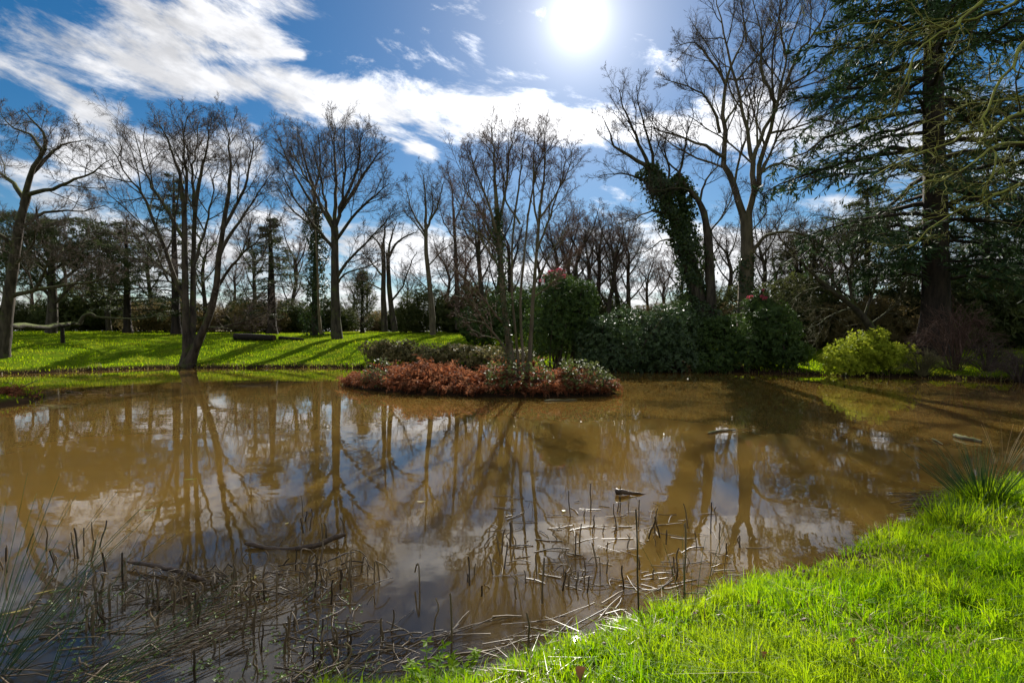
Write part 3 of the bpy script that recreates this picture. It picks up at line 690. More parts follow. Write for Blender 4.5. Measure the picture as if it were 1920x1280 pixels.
def conifers():
    b = lambda px, d: gbase(px, d, .1)
    conifer('giant_fir', 'huge dark fir with thick straight trunk towering at the right', b(1747, 29.5), 33, 11.0, 51, CONIF, z0=.13, nb=125, droop=.42, trunk_r=.72, shape=.55, spray=.46, nsub=20, nspr=25, up=.16, flatten=.45)
    conifer('cedar_tree', 'spreading dark cedar with tiered boughs behind the fallen log', b(509, 49), 11.5, 4.6, 52, CEDAR, z0=.16, nb=46, droop=.12, trunk_r=.42, shape=.6, spray=.40, nsub=16, nspr=9, up=.05)
    conifer('cedar_tree', 'feathery grey-green cedar seen through the stems of the wide bare tree', b(330, 46), 14.5, 5.2, 53, CEDAR, z0=.10, nb=50, droop=.10, trunk_r=.35, shape=.6, spray=.42, nsub=15, nspr=8, up=.16, gap=.15)
    conifer('cedar_tree', 'broad low cedar left of the wide multi-stemmed tree', b(240, 47), 10.5, 5.0, 54, CEDAR, z0=.15, nb=44, droop=.06, trunk_r=.32, shape=.42, spray=.42, nsub=15, nspr=8, up=.12, gap=.15)
    conifer('dark_cypress', 'small dark cone-shaped cypress right of the rounded beech trunk', b(680, 54), 6.4, 2.1, 55, YEW, z0=.02, nb=60, droop=-.5, trunk_r=.2, shape=.55, spray=.34, nsub=12, nspr=8, up=.6)
    conifer('tall_fir', 'dark fir boughs at the right edge behind the giant fir', b(2010, 36), 20, 7.5, 57, CONIF, z0=.06, nb=60, droop=.25, trunk_r=.4, shape=.7, spray=.45, nsub=16, nspr=9)
    conifer('tall_fir', 'dense dark fir filling the gap left of the giant fir trunk', b(1625, 40), 13, 5.2, 58, YEW, z0=.03, nb=60, droop=.2, trunk_r=.3, shape=.55, spray=.45, nsub=15, nspr=9)
    conifer('tall_fir', 'dark fir right of the giant fir trunk', b(1850, 40), 15, 5.5, 59, CONIF, z0=.03, nb=60, droop=.3, trunk_r=.3, shape=.5, spray=.45, nsub=14, nspr=9)
    conifer('yew_tree', 'olive yew crown under the low arching limb of the forked tree', b(1500, 44), 9.5, 4.6, 62, YEW, z0=.03, nb=60, droop=.15, trunk_r=.25, shape=.42, spray=.42, nsub=14, nspr=9)
    # rounded pine behind the oak
    rng = rs(60); bs = gbase(95, 43, .1); root = empty('rounded_pine', bs, 'dark rounded pine canopy behind the gnarled oak', 'tree')
    g = Geo(); P = resample([bs, bs + [.2, 0, 3.0], bs + [-.2, .3, 7.5]], 9); tubes(g, P[None], np.linspace(.45, .2, 9)[None], 9, rng, .05)
    P2 = [resample([bs + [0, 0, 2.2 + .5 * i], bs + [math.cos(i * 2.2) * 2.2, math.sin(i * 2.2) * 1.6, 4.4 + .45 * i], bs + [math.cos(i * 2.2) * 4.4, math.sin(i * 2.2) * 2.8, 5.6 + .55 * i]], 9) for i in range(9)]
    P2 = np.stack(P2); R2 = np.linspace(.14, .05, 9)[None] * np.ones((9, 1)); tubes(g, P2, R2, 6, rng, .05)
    C, Rc = spawn(P2, R2, rng, 9, ang=(30, 60), lenf=(.25, .5)); tubes(g, C, Rc, 4, rng)
    part('trunk', g, BARK, root)
    g = Geo()
    for c, r, n in (((-2.6, 0, 8.6), (2.8, 2.4, 1.5), 1500), ((1.4, .6, 8.2), (3.2, 2.6, 1.5), 1700), ((4.0, 0, 6.4), (2.3, 2.2, 1.3), 1100), ((-4.6, .4, 6.4), (2.4, 2.2, 1.4), 1100), ((.2, -.8, 6.2), (3.0, 2.0, 1.1), 900), ((4.4, .5, 4.6), (2.2, 1.8, .9), 600), ((-1.5, 0, 4.4), (2.6, 1.8, .8), 500)):
        p, nn = shell(rng, bs + np.array(c), r, int(n * .75), 8, .3, -.6, int(abs(c[0]) * 9)); whorls(g, p, nn, rng, 7, .27, .24, (-10, 70))
    part('crown', g, CEDAR, root, smooth=False)

def trees_right():
    # tree on the island
    d = 18.6; rng = rs(71); L = TL(d, rng)
    tr = [L([(962, 700), (954, 640), (944, 560), (937, 470), (932, 390)], .14, .075, 0, 14, .01), L([(991, 700), (995, 640), (999, 570), (1005, 490), (1012, 400)], .085, .05, .5, 14, .01),
          L([(974, 700), (966, 620), (960, 540), (961, 450), (968, 380)], .055, .035, .8, 14, .01), L([(982, 700), (978, 630), (976, 560), (984, 470), (990, 400)], .055, .035, -.5, 14, .01)]
    lm = [L([(932, 395), (928, 340), (926, 290), (922, 240)], .085, .012, .3), L([(936, 450), (915, 380), (895, 330), (880, 285)], .06, .012, -1), L([(934, 420), (950, 350), (955, 290), (958, 245)], .06, .012, 1),
          L([(1012, 405), (1018, 350), (1022, 300), (1020, 238)], .06, .012, 0), L([(1007, 470), (1030, 410), (1050, 350), (1062, 300)], .05, .012, 1), L([(1010, 430), (1000, 370), (1000, 310), (1003, 255)], .045, .012, -1),
          L([(968, 385), (975, 330), (978, 290), (985, 250)], .04, .012, 0), L([(990, 405), (1000, 350), (1010, 310), (1035, 270)], .04, .012, -.8), L([(940, 510), (905, 450), (875, 410), (855, 370)], .05, .012, 1.2),
          L([(953, 662), (930, 630), (905, 600), (883, 563), (846, 553)], .045, .012, -1.2, 12, .04), L([(943, 605), (910, 565), (885, 535), (860, 512), (820, 508)], .04, .012, -1.5, 12, .04),
          L([(1003, 555), (1030, 535), (1058, 505), (1085, 470)], .03, .01, -.5), L([(938, 480), (905, 440), (870, 432), (850, 425)], .035, .01, -1.5), L([(1000, 540), (1035, 470), (1060, 430), (1078, 390)], .035, .01, 1), L([(937, 470), (900, 400), (872, 350), (862, 300)], .045, .012, .5), L([(1012, 410), (1045, 360), (1065, 320), (1075, 275)], .04, .012, -.6), L([(975, 420), (945, 370), (940, 310), (900, 262)], .04, .012, 1.4)]
    r = bare_tree('island_alder', 'bare multi-stemmed tree growing out of the bracken island', gbase(975, d), tr, lm, 72, bark=BARKT, twig=TWIGR, scale_n=.9, flare=.3, over={0: dict(n=9, ang=(25, 50), up=.10), 1: dict(n=9)}, rmin=.0042)
    ivy(r, [(960, 690), (950, 610), (942, 540), (936, 450), (932, 390)], d, .21, .13, 1500, 73, L=.085)
    # ivy-clad leaning trunk and its bare neighbour
    d = 31.5; rng = rs(81); L = TL(d, rng)
    tr = [L([(1328, 640), (1318, 590), (1300, 520), (1277, 440), (1245, 365), (1216, 312)], .62, .28, 0, 14, .006)]
    lm = [L([(1218, 315), (1185, 295), (1156, 277), (1142, 250), (1128, 215)], .14, .02, -1), L([(1216, 312), (1195, 260), (1172, 210), (1158, 165)], .13, .02, 1), L([(1225, 330), (1222, 280), (1205, 230), (1192, 160)], .12, .02, -1),
          L([(1235, 345), (1200, 335), (1160, 325), (1120, 330)], .10, .02, 1.5), L([(1245, 365), (1255, 320), (1245, 280), (1250, 250)], .10, .02, 0), L([(1262, 405), (1225, 395), (1190, 410), (1155, 420)], .08, .02, -2), L([(1280, 450), (1240, 450), (1215, 470), (1180, 475)], .06, .02, 1)]
    r = bare_tree('ivy_clad_tree', 'leaning trunk thickly wrapped in dark ivy with bare crown above the laurel', gbase(1326, d), tr, lm, 82, scale_n=.85, over={0: dict(wander=.2, n=9), 1: dict(wander=.2)}, rmin=.0065)
    ivy(r, [(1326, 630), (1318, 590), (1300, 520), (1277, 440), (1245, 365), (1216, 308)], d, .95, .52, 10000, 83, L=.17)
    ivy(r, [(1285, 470), (1282, 420), (1285, 385), (1278, 350), (1262, 330)], d, .55, .45, 2600, 84, L=.19, name='ivy_spur')
    d = 31.0; rng = rs(85); L = TL(d, rng)
    tr = [L([(1336, 640), (1333, 560), (1330, 480), (1324, 420), (1312, 380), (1290, 353)], .34, .13, 0, 14, .01)]
    lm = [L([(1290, 353), (1274, 325), (1282, 290), (1289, 250), (1300, 210)], .11, .02, -1), L([(1300, 360), (1270, 352), (1231, 358), (1200, 350)], .07, .02, -1.5), L([(1312, 380), (1322, 340), (1345, 310), (1352, 270)], .08, .02, 1),
          L([(1328, 440), (1350, 410), (1370, 370), (1375, 330)], .07, .02, 1.5), L([(1275, 325), (1250, 300), (1235, 270), (1225, 230)], .06, .02, 0)]
    bare_tree('crooked_tree', 'slim bare trunk bending left in front of the ivy-wrapped trunk', gbase(1336, d), tr, lm, 86, scale_n=.8)
    # tall forked tree
    d = 32.5; rng = rs(91); L = TL(d, rng)
    tr = [L([(1393, 650), (1396, 590), (1400, 520), (1401, 460), (1399, 405)], .50, .36, 0, 12, .008)]
    lm = [L([(1398, 420), (1381, 364), (1361, 306), (1358, 231), (1361, 150), (1385, 95), (1399, 60)], .25, .03, 1, 16), L([(1400, 415), (1410, 370), (1414, 300), (1428, 254), (1457, 197), (1474, 104), (1503, 20)], .22, .03, -1, 16),
          L([(1402, 420), (1416, 345), (1445, 243), (1468, 173), (1520, 139), (1578, 90)], .20, .03, 2, 16), L([(1360, 295), (1312, 270), (1249, 249), (1197, 231)], .12, .02, -1.5), L([(1350, 250), (1335, 200), (1300, 165), (1245, 150)], .11, .02, -1),
          L([(1422, 326), (1462, 306), (1509, 324), (1540, 345)], .09, .02, -2), L([(1405, 482), (1420, 460), (1441, 440), (1491, 436), (1538, 457), (1570, 495)], .15, .03, -3, 14), L([(1413, 310), (1398, 235), (1376, 140), (1350, 40), (1340, -40)], .15, .02, 1, 14),
          L([(1361, 160), (1330, 110), (1300, 80), (1265, 90)], .09, .02, 1), L([(1457, 197), (1430, 140), (1428, 70), (1410, -10)], .12, .02, -1.5), L([(1468, 173), (1500, 100), (1540, 40), (1560, -30)], .12, .02, 1), L([(1474, 110), (1462, 40), (1466, -50)], .09, .02, 0), L([(1399, 80), (1392, 20), (1380, -50)], .06, .02, 0),
          L([(1445, 250), (1490, 240), (1540, 225), (1575, 240)], .08, .02, -1.5), L([(1360, 230), (1385, 190), (1410, 150), (1420, 100)], .08, .02, 2), L([(1404, 440), (1435, 400), (1432, 370), (1420, 345)], .05, .02, -1)]
    r = bare_tree('tall_forked_tree', 'tallest bare tree, forking high into two limbs, right of the sun', gbase(1394, d), tr, lm, 92, bark=BARKT, twig=TWIG, flare=.2, scale_n=.93, over={0: dict(n=9, up=.10), 1: dict(up=.12, ang=(22, 45)), 2: dict(up=.1)}, rmin=.0068)
    ivy(r, [(1394, 640), (1396, 590), (1399, 530), (1401, 480)], d, .52, .40, 2200, 93, L=.13)
    # twiggy leaning tree right of it
    d = 30.0; rng = rs(95); L = TL(d, rng)
    tr = [L([(1648, 650), (1630, 610), (1600, 575), (1565, 548), (1530, 520)], .26, .12, 0, 12, .01)]
    lm = [L([(1530, 520), (1500, 490), (1470, 470), (1445, 470)], .08, .02, -1), L([(1600, 575), (1590, 520), (1570, 460), (1560, 410)], .09, .02, 1), L([(1565, 548), (1530, 540), (1490, 560), (1460, 590)], .07, .02, -1.5), L([(1620, 595), (1640, 540), (1650, 480), (1660, 430)], .08, .02, 1),
          L([(1580, 560), (1545, 500), (1520, 450), (1500, 420)], .07, .02, 0), L([(1630, 610), (1680, 570), (1700, 520)], .07, .02, -1), L([(1600, 575), (1560, 590), (1530, 610), (1500, 620)], .05, .015, -2), L([(1560, 545), (1600, 490), (1620, 440), (1610, 390)], .06, .02, -1)]
    bare_tree('tangled_thorn', 'leaning trunk in a dense tangle of greenish twigs left of the giant fir', gbase(1648, d), tr, lm, 96, twig=TWIGG, over={0: dict(n=10, wander=.2, up=0), 1: dict(n=9, up=0)}, scale_n=.85)
    # near tree outside the frame whose mossy branches hang in at the top right
    d = 13.0; rng = rs(101); L = TL(d, rng)
    tr = [L([(2290, 760), (2280, 600), (2260, 420), (2240, 250), (2200, 60), (2160, -200)], .36, .20, 0, 14, .01)]
    lm = [L([(2255, 380), (2090, 250), (1990, 200), (1920, 208), (1875, 237), (1804, 255), (1732, 287), (1640, 330)], 0.106, 0.017, -.5, 22, .10), L([(2240, 250), (2060, 110), (1960, 60), (1893, 130), (1850, 210), (1840, 260)], 0.075, 0.017, -1, 18, .10),
          L([(2200, 60), (2020, -60), (1900, -20), (1827, 18), (1780, 59), (1732, 89), (1697, 154), (1679, 214)], 0.075, 0.017, 0, 22, .10), L([(2262, 420), (2100, 330), (1990, 280), (1920, 273), (1860, 275), (1790, 330), (1720, 352)], 0.075, 0.017, -1.5, 20, .10),
          L([(2270, 500), (2110, 390), (1990, 340), (1898, 350), (1839, 380), (1768, 415), (1700, 470)], 0.069, 0.017, 1, 20, .10), L([(2180, -80), (2020, -90), (1904, 0), (1815, 36), (1732, 53), (1640, 40), (1530, 66)], 0.062, 0.017, .5, 22, .10),
          L([(2200, 60), (2060, 40), (1980, 100), (1930, 170), (1880, 190), (1800, 200), (1700, 245)], 0.056, 0.017, 1.2, 20, .10)]
    bare_tree('mossy_oak', 'twisting yellow-mossed bare branches hanging in at the top right corner', gbase(2290, d), tr, lm, 102, bark=BARKM, twig=BARKM, depth=3, over={0: dict(n=11, t0=.35, lenf=(.10, .22), wander=.32, up=-.02, ang=(30, 70), taper=.3), 1: dict(n=6, lenf=(.35, .7), wander=.3, up=.0, K=5), 2: dict(n=5, wander=.25, up=.0, K=4)}, rmin=.0055)

def shrubs():
    c = lambda px, py, d: tuple(W(px, py, d))
    shrub('rhododendron', 'tall dark rhododendron topped with pink blooms behind the island tree', [(c(1055, 585, 29), (2.0, 1.7, 1.9), 3), (c(1030, 630, 28.5), (1.5, 1.3, 1.3), 1.4), (c(1085, 560, 29.5), (1.1, 1.2, 1.2), 1.2), (c(1045, 535, 30.5), (1.0, 1., .9), .9)], 201, RHODO, 3000, L=.15, k=7, flowers=26, stems=16)
    shrub('laurel_hedge', 'broad dark laurel bank with glinting glossy leaves right of the island', [(c(1195, 640, 28.5), (2.6, 1.9, 2.0), 3), (c(1120, 640, 28.3), (1.4, 1.3, 1.6), 1.6), (c(1265, 630, 28.6), (1.9, 1.5, 1.9), 2), (c(1160, 670, 27.7), (2.4, .9, 1.1), 1.3), (c(1270, 675, 27.8), (2.0, .9, 1.0), 1)], 202, LAUREL, 4300, L=.17, k=7, stems=20, lump=.2)
    shrub('dark_laurel', 'shaded dark evergreen bush at the foot of the ivy-wrapped trunk', [(c(1350, 640, 28.4), (1.7, 1.3, 1.7), 2), (c(1395, 660, 28.0), (1.5, 1.2, 1.3), 1.5), (c(1335, 680, 27.6), (1.3, .7, .7), .7)], 203, RHODO, 2100, L=.16, k=7, stems=10)
    shrub('rhododendron', 'dark bush dotted with red blooms right of the tall forked trunk', [(c(1455, 625, 28), (1.5, 1.3, 1.7), 2), (c(1480, 665, 27.2), (1.1, 1.0, .9), 1), (c(1425, 585, 29.5), (1.0, 1., 1.2), 1)], 204, RHODO, 1900, L=.15, k=7, flowers=7, stems=10)
    shrub('golden_shrub', 'bright yellow-green leafy shrub on the right bank, mirrored in the water', [(c(1620, 668, 25.6), (1.5, 1.0, .85), 2), (c(1580, 680, 25.3), (1.0, .8, .65), 1), (c(1670, 672, 25.4), (1.1, .9, .75), 1.2), (c(1630, 645, 25.9), (.9, .8, .75), .9)], 205, GOLD, 1700, L=.16, wd=.42, k=5, stems=14, lump=.6, tilt=(-10, 75))
    shrub('round_evergreen', 'rounded olive-green shrub behind the narrow bent tree on the lawn', [(c(800, 585, 56), (2.9, 2.2, 2.9), 2), (c(770, 600, 55), (2.0, 1.6, 1.9), 1), (c(850, 600, 55), (2.2, 1.6, 1.8), 1)], 206, YEW, 2600, L=.26, wd=.3, k=7, stems=8)
    shrub('dark_evergreen', 'low dark evergreen clump left behind the island tree', [(c(900, 610, 38), (2.0, 1.5, 1.4), 2), (c(945, 595, 38), (1.8, 1.5, 1.9), 2), (c(985, 590, 40), (1.6, 1.5, 2.2), 1.5)], 207, RHODO, 2600, L=.17, k=7, stems=10)
    shrub('bramble_bank', 'brownish bramble thicket on the bank behind the island', [(c(730, 660, 31.5), (1.7, 1.0, .75), 2), (c(800, 668, 31.3), (1.9, 1.0, .65), 1.6), (c(880, 668, 31), (1.9, 1.0, .75), 1.6), (c(960, 672, 30.5), (1.6, 1.0, .7), 1.2)], 208, BRAMBLEMIX, 2400, L=.15, wd=.6, k=5, stems=16, lump=.5, tilt=(-20, 60))
    # twiggy leafless bushes on the right bank
    for i, (px, d, w, hgt, label, tw) in enumerate(((1790, 25.0, 2.4, 2.9, 'arching bare reddish-brown bush beside the golden shrub', TWIGR), (1730, 24.4, 1.3, 1.2, 'low dry twiggy tangle leaning over the water right of the golden shrub', TWIGG), (1915, 22.0, 1.3, 1.3, 'grey twiggy bush dipping to the water at the right edge', TWIG), (1850, 24.2, 1.6, 1.3, 'dark low thicket between the reddish bush and the right edge', TWIG))):
        rng = rs(220 + i); b = gbase(px, d, .05); root = empty('twiggy_bush', b, label, 'shrub', None)
        P = []
        for q in range(46):
            a = rng.random() * 6.28; f = rng.random() ** .6
            e = np.array([math.cos(a) * w * f, math.sin(a) * w * .7 * f, 0])
            top = hgt * (1 - .55 * f ** 2) * rng.uniform(.7, 1.1)
            P.append(resample([b + e * .12, b + e * .5 + [0, 0, top * .75], b + e * .85 + [0, 0, top], b + e * 1.25 + [0, 0, top * rng.uniform(.5, .85)]], 9))
        P = np.stack(P); R = np.linspace(.022, .006, 9)[None] * np.ones((len(P), 1))
        g = Geo(); tubes(g, P, R, 4, rng); part('stems', g, tw, root)
        g = Geo(); C, Rc = spawn(P, R, rng, 12, ang=(20, 50), lenf=(.18, .4), up=-.03, wander=.15, K=5); tubes(g, C, Rc, 3, rng)
        C2, Rc2 = spawn(C, Rc, rng, 5, ang=(20, 50), lenf=(.3, .6), up=-.02, K=2); tubes(g, C2, Rc2, 3, rng, tip=True); part('twigs', g, tw, root)

def background():
    # two kinds of plain bare trees, repeated through the wood behind
    protos = []
    for s in (301, 302, 303):
        rng = rs(s); H = 15.0
        P0 = resample([(0, 0, -.2), (.1 * rng.normal(), .1, 3), (.25 * rng.normal(), .2 * rng.normal(), 7), (.3 * rng.normal(), 0, 9.5)], 12)
        tr = [(P0, np.linspace(.26, .12, 12))]
        lm = []
        for i in range(9):
            t = .35 + .65 * i / 8; p, T, r = along(P0[None], np.linspace(.26, .12, 12)[None], np.array([[t]])); p = p[0, 0]
            a = i * 2.4 + rng.random(); ln = (5.2 - 1.2 * abs(t - .7)) * rng.uniform(.8, 1.1); k = .32 + .12 * rng.random()
            e = np.array([math.cos(a) * ln * k, math.sin(a) * ln * k, ln * .9])
            lm.append((resample([p, p + e * [.6, .6, .4], p + e], 12), np.linspace(.10, .015, 12)))
        protos.append((tr, lm, s))
    def bt(k, px, d, sc, rz, label, name='woodland_tree'):
        b = gbase(px, d, .05)
        if protos[k][2] is not None:
            tr, lm, s = protos[k]
            r = bare_tree(name, label, (0, 0, 0), tr, lm, s + 10, twig=TWIGR if k != 1 else TWIG, scale_n=.85, rmin=.007, over={0: dict(n=8), 3: dict(n=5)}, group='bare trees of the wood behind the pond')
            protos[k] = (r, None, None)
        else:
            r = copy_tree(protos[k][0]); r['label'] = label
        r.location = tuple(b); r.rotation_euler = (0, 0, rz); r.scale = (sc * 1.2, sc * 1.2, sc)
    specs = [(0, 905, 50, .98, .3, 'straight bare tree rising left behind the island tree'), (1, 932, 53, 1.02, 1.2, 'bare tree directly behind the ivied island stem'), (2, 1040, 55, .98, 2.0, 'first bare tree right of the island tree, behind the pink blooms'),
             (0, 1068, 58, 1.0, 4.1, 'second bare tree right of the island tree, above the pink blooms'), (1, 1090, 54, .95, 5.0, 'third bare tree right of the island tree'), (2, 1122, 57, 1.02, .8, 'bare tree right above the right shoulder of the rhododendron'), (0, 1142, 52, .90, 2.7, 'bare tree over the left end of the laurel bank'),
             (1, 1178, 60, 1.02, 3.3, 'bare tree over the middle of the laurel bank'), (2, 1215, 62, .78, 4.6, 'shorter bare tree over the right part of the laurel bank'), (0, 1250, 66, .75, 5.6, 'small far bare tree just left of the ivy-wrapped trunk'), (1, 1360, 56, .98, 1.9, 'bare tree between the crooked trunk and the tall forked trunk'),
             (2, 1455, 52, .72, 5.5, 'low bare tree right behind the tall forked trunk'), (0, 1010, 62, .9, 1.0, 'bare tree seen between the island stems'), (1, 175, 60, .72, .5, 'far bare tree behind the crooked mossy limb'), (2, 440, 62, .70, 1.5, 'far bare tree between the wide tree and the cedar'), (0, 660, 66, .55, 2.2, 'small far bare tree right of the rounded beech'),
             (1, 765, 66, .60, 3.9, 'small far bare tree between twin trunks and bent tree'), (2, 60, 58, .66, 4.4, 'far bare tree behind the gnarled oak trunk'), (1, 1850, 50, .8, .2, 'bare tree right of the giant fir trunk'), (2, 1560, 55, .85, 3.1, 'bare tree left of the giant fir, behind the tangle'), (0, 880, 60, .85, 5.2, 'bare tree just right of the thin straight tree'),
             (0, 15, 50, .80, 1.7, 'bare tree half hidden behind the gnarled oak'), (2, 120, 54, .78, 3.0, 'bare tree above the timber prop, behind the pine'), (1, 205, 52, .85, 2.4, 'bare tree left of the wide multi-stemmed tree'), (0, 285, 56, .85, .9, 'bare tree behind the left stems of the wide tree'),
             (2, 385, 54, .85, 5.9, 'bare tree behind the right stems of the wide tree'), (1, 478, 55, .85, 4.0, 'bare tree left of the tiered cedar'), (0, 548, 58, .88, 3.4, 'bare tree between tiered cedar and ivy column'), (2, 690, 72, .70, .2, 'faint bare tree beyond the dark cypress'), (1, 835, 62, .85, 2.0, 'bare tree right behind the narrow bent tree'),
             (2, 955, 56, 1.0, 3.7, 'bare tree behind the main island stem'), (0, 1105, 64, 1.02, .6, 'farther bare tree above the pink blooms'), (1, 1160, 56, .92, 5.3, 'bare tree above the laurel, second from its left end'), (2, 1275, 56, .85, 1.4, 'bare tree hidden behind the ivy-wrapped trunk'), (0, 1325, 62, .95, 4.9, 'bare tree seen right of the crooked trunk'),
             (1, 1425, 48, .88, .7, 'bare tree just right of the tall forked trunk'), (2, 1490, 45, .82, 2.2, 'bare tree under the low arching limb of the forked tree'), (0, 1525, 42, .78, 3.8, 'bare tree left of the leaning tangled trunk'), (1, 1600, 44, .85, 5.7, 'bare tree behind the leaning tangled trunk'), (2, 1690, 42, .80, 1.1, 'bare tree just left of the giant fir trunk'), (0, 1800, 42, .72, 2.9, 'bare tree just right of the giant fir trunk'), (1, 1890, 40, .72, 4.3, 'bare tree at the right edge below the fir boughs')]
    for s in specs: bt(*s)
    # evergreen and scrub bushes between the trunks
    proto = shrub('woodland_bush', 'dark bush behind the gnarled oak trunk', [((0, 90, 1.6 + float(hz(0., 90.))), (2.4, 1.8, 1.9), 2), ((1.6, 90.2, 1.2 + float(hz(0., 90.))), (1.8, 1.5, 1.4), 1), ((-1.7, 89.8, 1.1 + float(hz(0., 90.))), (1.7, 1.5, 1.3), 1)], 331, YEW, 1700, L=.26, wd=.32, k=7, stems=8, group='bushes under the woodland trees')
    proto2 = shrub('woodland_bush', 'brown scrub bush left of the wide tree', [((0, 90, 1.3 + float(hz(0., 90.))), (2.2, 1.6, 1.5), 2), ((1.9, 90.2, 1.0 + float(hz(0., 90.))), (1.6, 1.4, 1.2), 1), ((-2.0, 89.8, 1.2 + float(hz(0., 90.))), (1.8, 1.4, 1.4), 1)], 332, BRAMBLEDRY, 1500, L=.22, wd=.3, k=6, stems=20, lump=.4, group='bushes under the woodland trees')
    bsp = [(proto, 35, 52, 1.0, 0, 'dark bush behind the gnarled oak trunk'), (proto2, 150, 55, 1.15, 1, 'brown scrub behind the crooked mossy limb'), (proto2, 225, 57, 1.25, 2, 'brown scrub bush left of the wide bare tree'), (proto, 290, 60, 1.3, 3, 'dark bush just left of the wide tree stems'),
           (proto2, 400, 58, 1.2, 4, 'brown scrub just right of the wide tree stems'), (proto, 455, 58, 1.2, 5, 'dark green bush left of the tiered cedar trunk'), (proto, 545, 57, 1.2, 6, 'dark green bush between the cedar trunk and ivy column'), (proto, 615, 60, 1.3, .5, 'green bush seen behind the rounded beech trunk'), (proto2, 650, 68, 1.3, 1.5, 'pale scrub right of the beech trunk'),
           (proto, 745, 66, 1.0, 2.5, 'low bush behind the twin trunks'), (proto, 890, 56, 1.5, 3.5, 'green bush behind the dark clump left of the island tree'), (proto2, 1150, 60, 1.3, 4.5, 'olive scrub over the left laurel top'), (proto, 1130, 56, 1.25, 5.5, 'dark bush above the laurel, right of pink blooms'), (proto2, 1230, 58, 1.35, .2, 'scrub above the middle of the laurel bank'),
           (proto, 1300, 50, 1.35, 1.2, 'dark bush behind the ivy-wrapped trunk'), (proto, 1375, 46, 1.4, 2.2, 'dark bush between the crooked and forked trunks'), (proto2, 1440, 44, 1.5, 3.2, 'brown scrub right of the forked trunk'), (proto2, 1540, 40, 1.4, 4.2, 'brown scrub behind the golden shrub'), (proto, 1690, 38, 1.2, 5.2, 'dark bush left of the giant fir base'), (proto2, 1810, 40, 1.5, .9, 'brown scrub right of the giant fir base'),
           (proto, 1900, 42, 1.6, 1.9, 'dark bush at the right edge beyond the bank'), (proto, 1040, 66, 1.7, 2.9, 'tall bush behind the pink-topped rhododendron'), (proto, 960, 60, 1.5, 3.9, 'bush seen between the island stems'), (proto2, 90, 62, 1.3, 4.9, 'brown scrub behind the timber prop'), (proto, 340, 64, 1.3, 2.1, 'bush far behind the wide tree'), (proto2, 705, 70, 1.2, 2.0, 'far scrub left of the twin trunks'),
           (proto, 180, 54, 1.7, .7, 'tall dark bush behind the crooked mossy limb'), (proto2, 320, 53, 1.5, 3.7, 'brown scrub between the stems of the wide tree'), (proto2, 500, 54, 1.5, 1.3, 'brown scrub behind the tiered cedar trunk'), (proto, 1490, 38, 1.5, .4, 'dark bush under the low arching limb'), (proto2, 1590, 36, 1.35, 2.6, 'brown scrub behind the leaning tangled trunk'), (proto, 1760, 37, 1.7, 4.4, 'dark bush behind the giant fir base'), (proto, 1850, 36, 1.5, 5.1, 'dark bush right of the reddish bare bush')]
    used = set()
    for pr, px, d, sc, rz, label in bsp:
        if pr.name in used: o = copy_tree(pr)
        else: o = pr; used.add(pr.name)
        o['label'] = label; o.location = tuple(gbase(px, d, .05)); o.rotation_euler = (0, 0, rz); sc *= .84 if px < 860 else 1.0; o.scale = (sc, sc, sc)
    # far wood, one mass
    rng = rs(340); g = Geo()
    n = 340; a = np.radians(rng.uniform(-62, 62, n)); r = rng.uniform(85, 130, n)
    p = np.stack([np.sin(a) * r, np.cos(a) * r, np.full(n, 2.3)], -1)
    hgt = 2.5 + 3.5 * (0.5 + .5 * np.sin(a * 17) * np.sin(a * 5 + 1)) * rng.random(n)
    P = np.stack([p, p + np.stack([.4 * rng.normal(size=n), .4 * rng.normal(size=n), hgt * .5], -1), p + np.stack([.9 * rng.normal(size=n), .9 * rng.normal(size=n), hgt], -1)], 1)
    R = np.stack([np.full(n, .09), np.full(n, .06), np.full(n, .02)], 1); tubes(g, P, R, 3, rng)
    C, Rc = spawn(P, R, rng, 9, ang=(25, 60), lenf=(.3, .5), K=3, rmin=.015); tubes(g, C, Rc, 3, rng)
    p2 = C[:, -1][rng.random(len(C)) < .9]; nn = nrm(rng.normal(size=p2.shape) + [0, 0, .3]); whorls(g, p2, nn, rng, 5, .55, .35)
    o = part('distant_wood', g, TWIGG); tag(o, 'hazy brown band of far woodland behind the trees', 'woodland', kind='stuff')

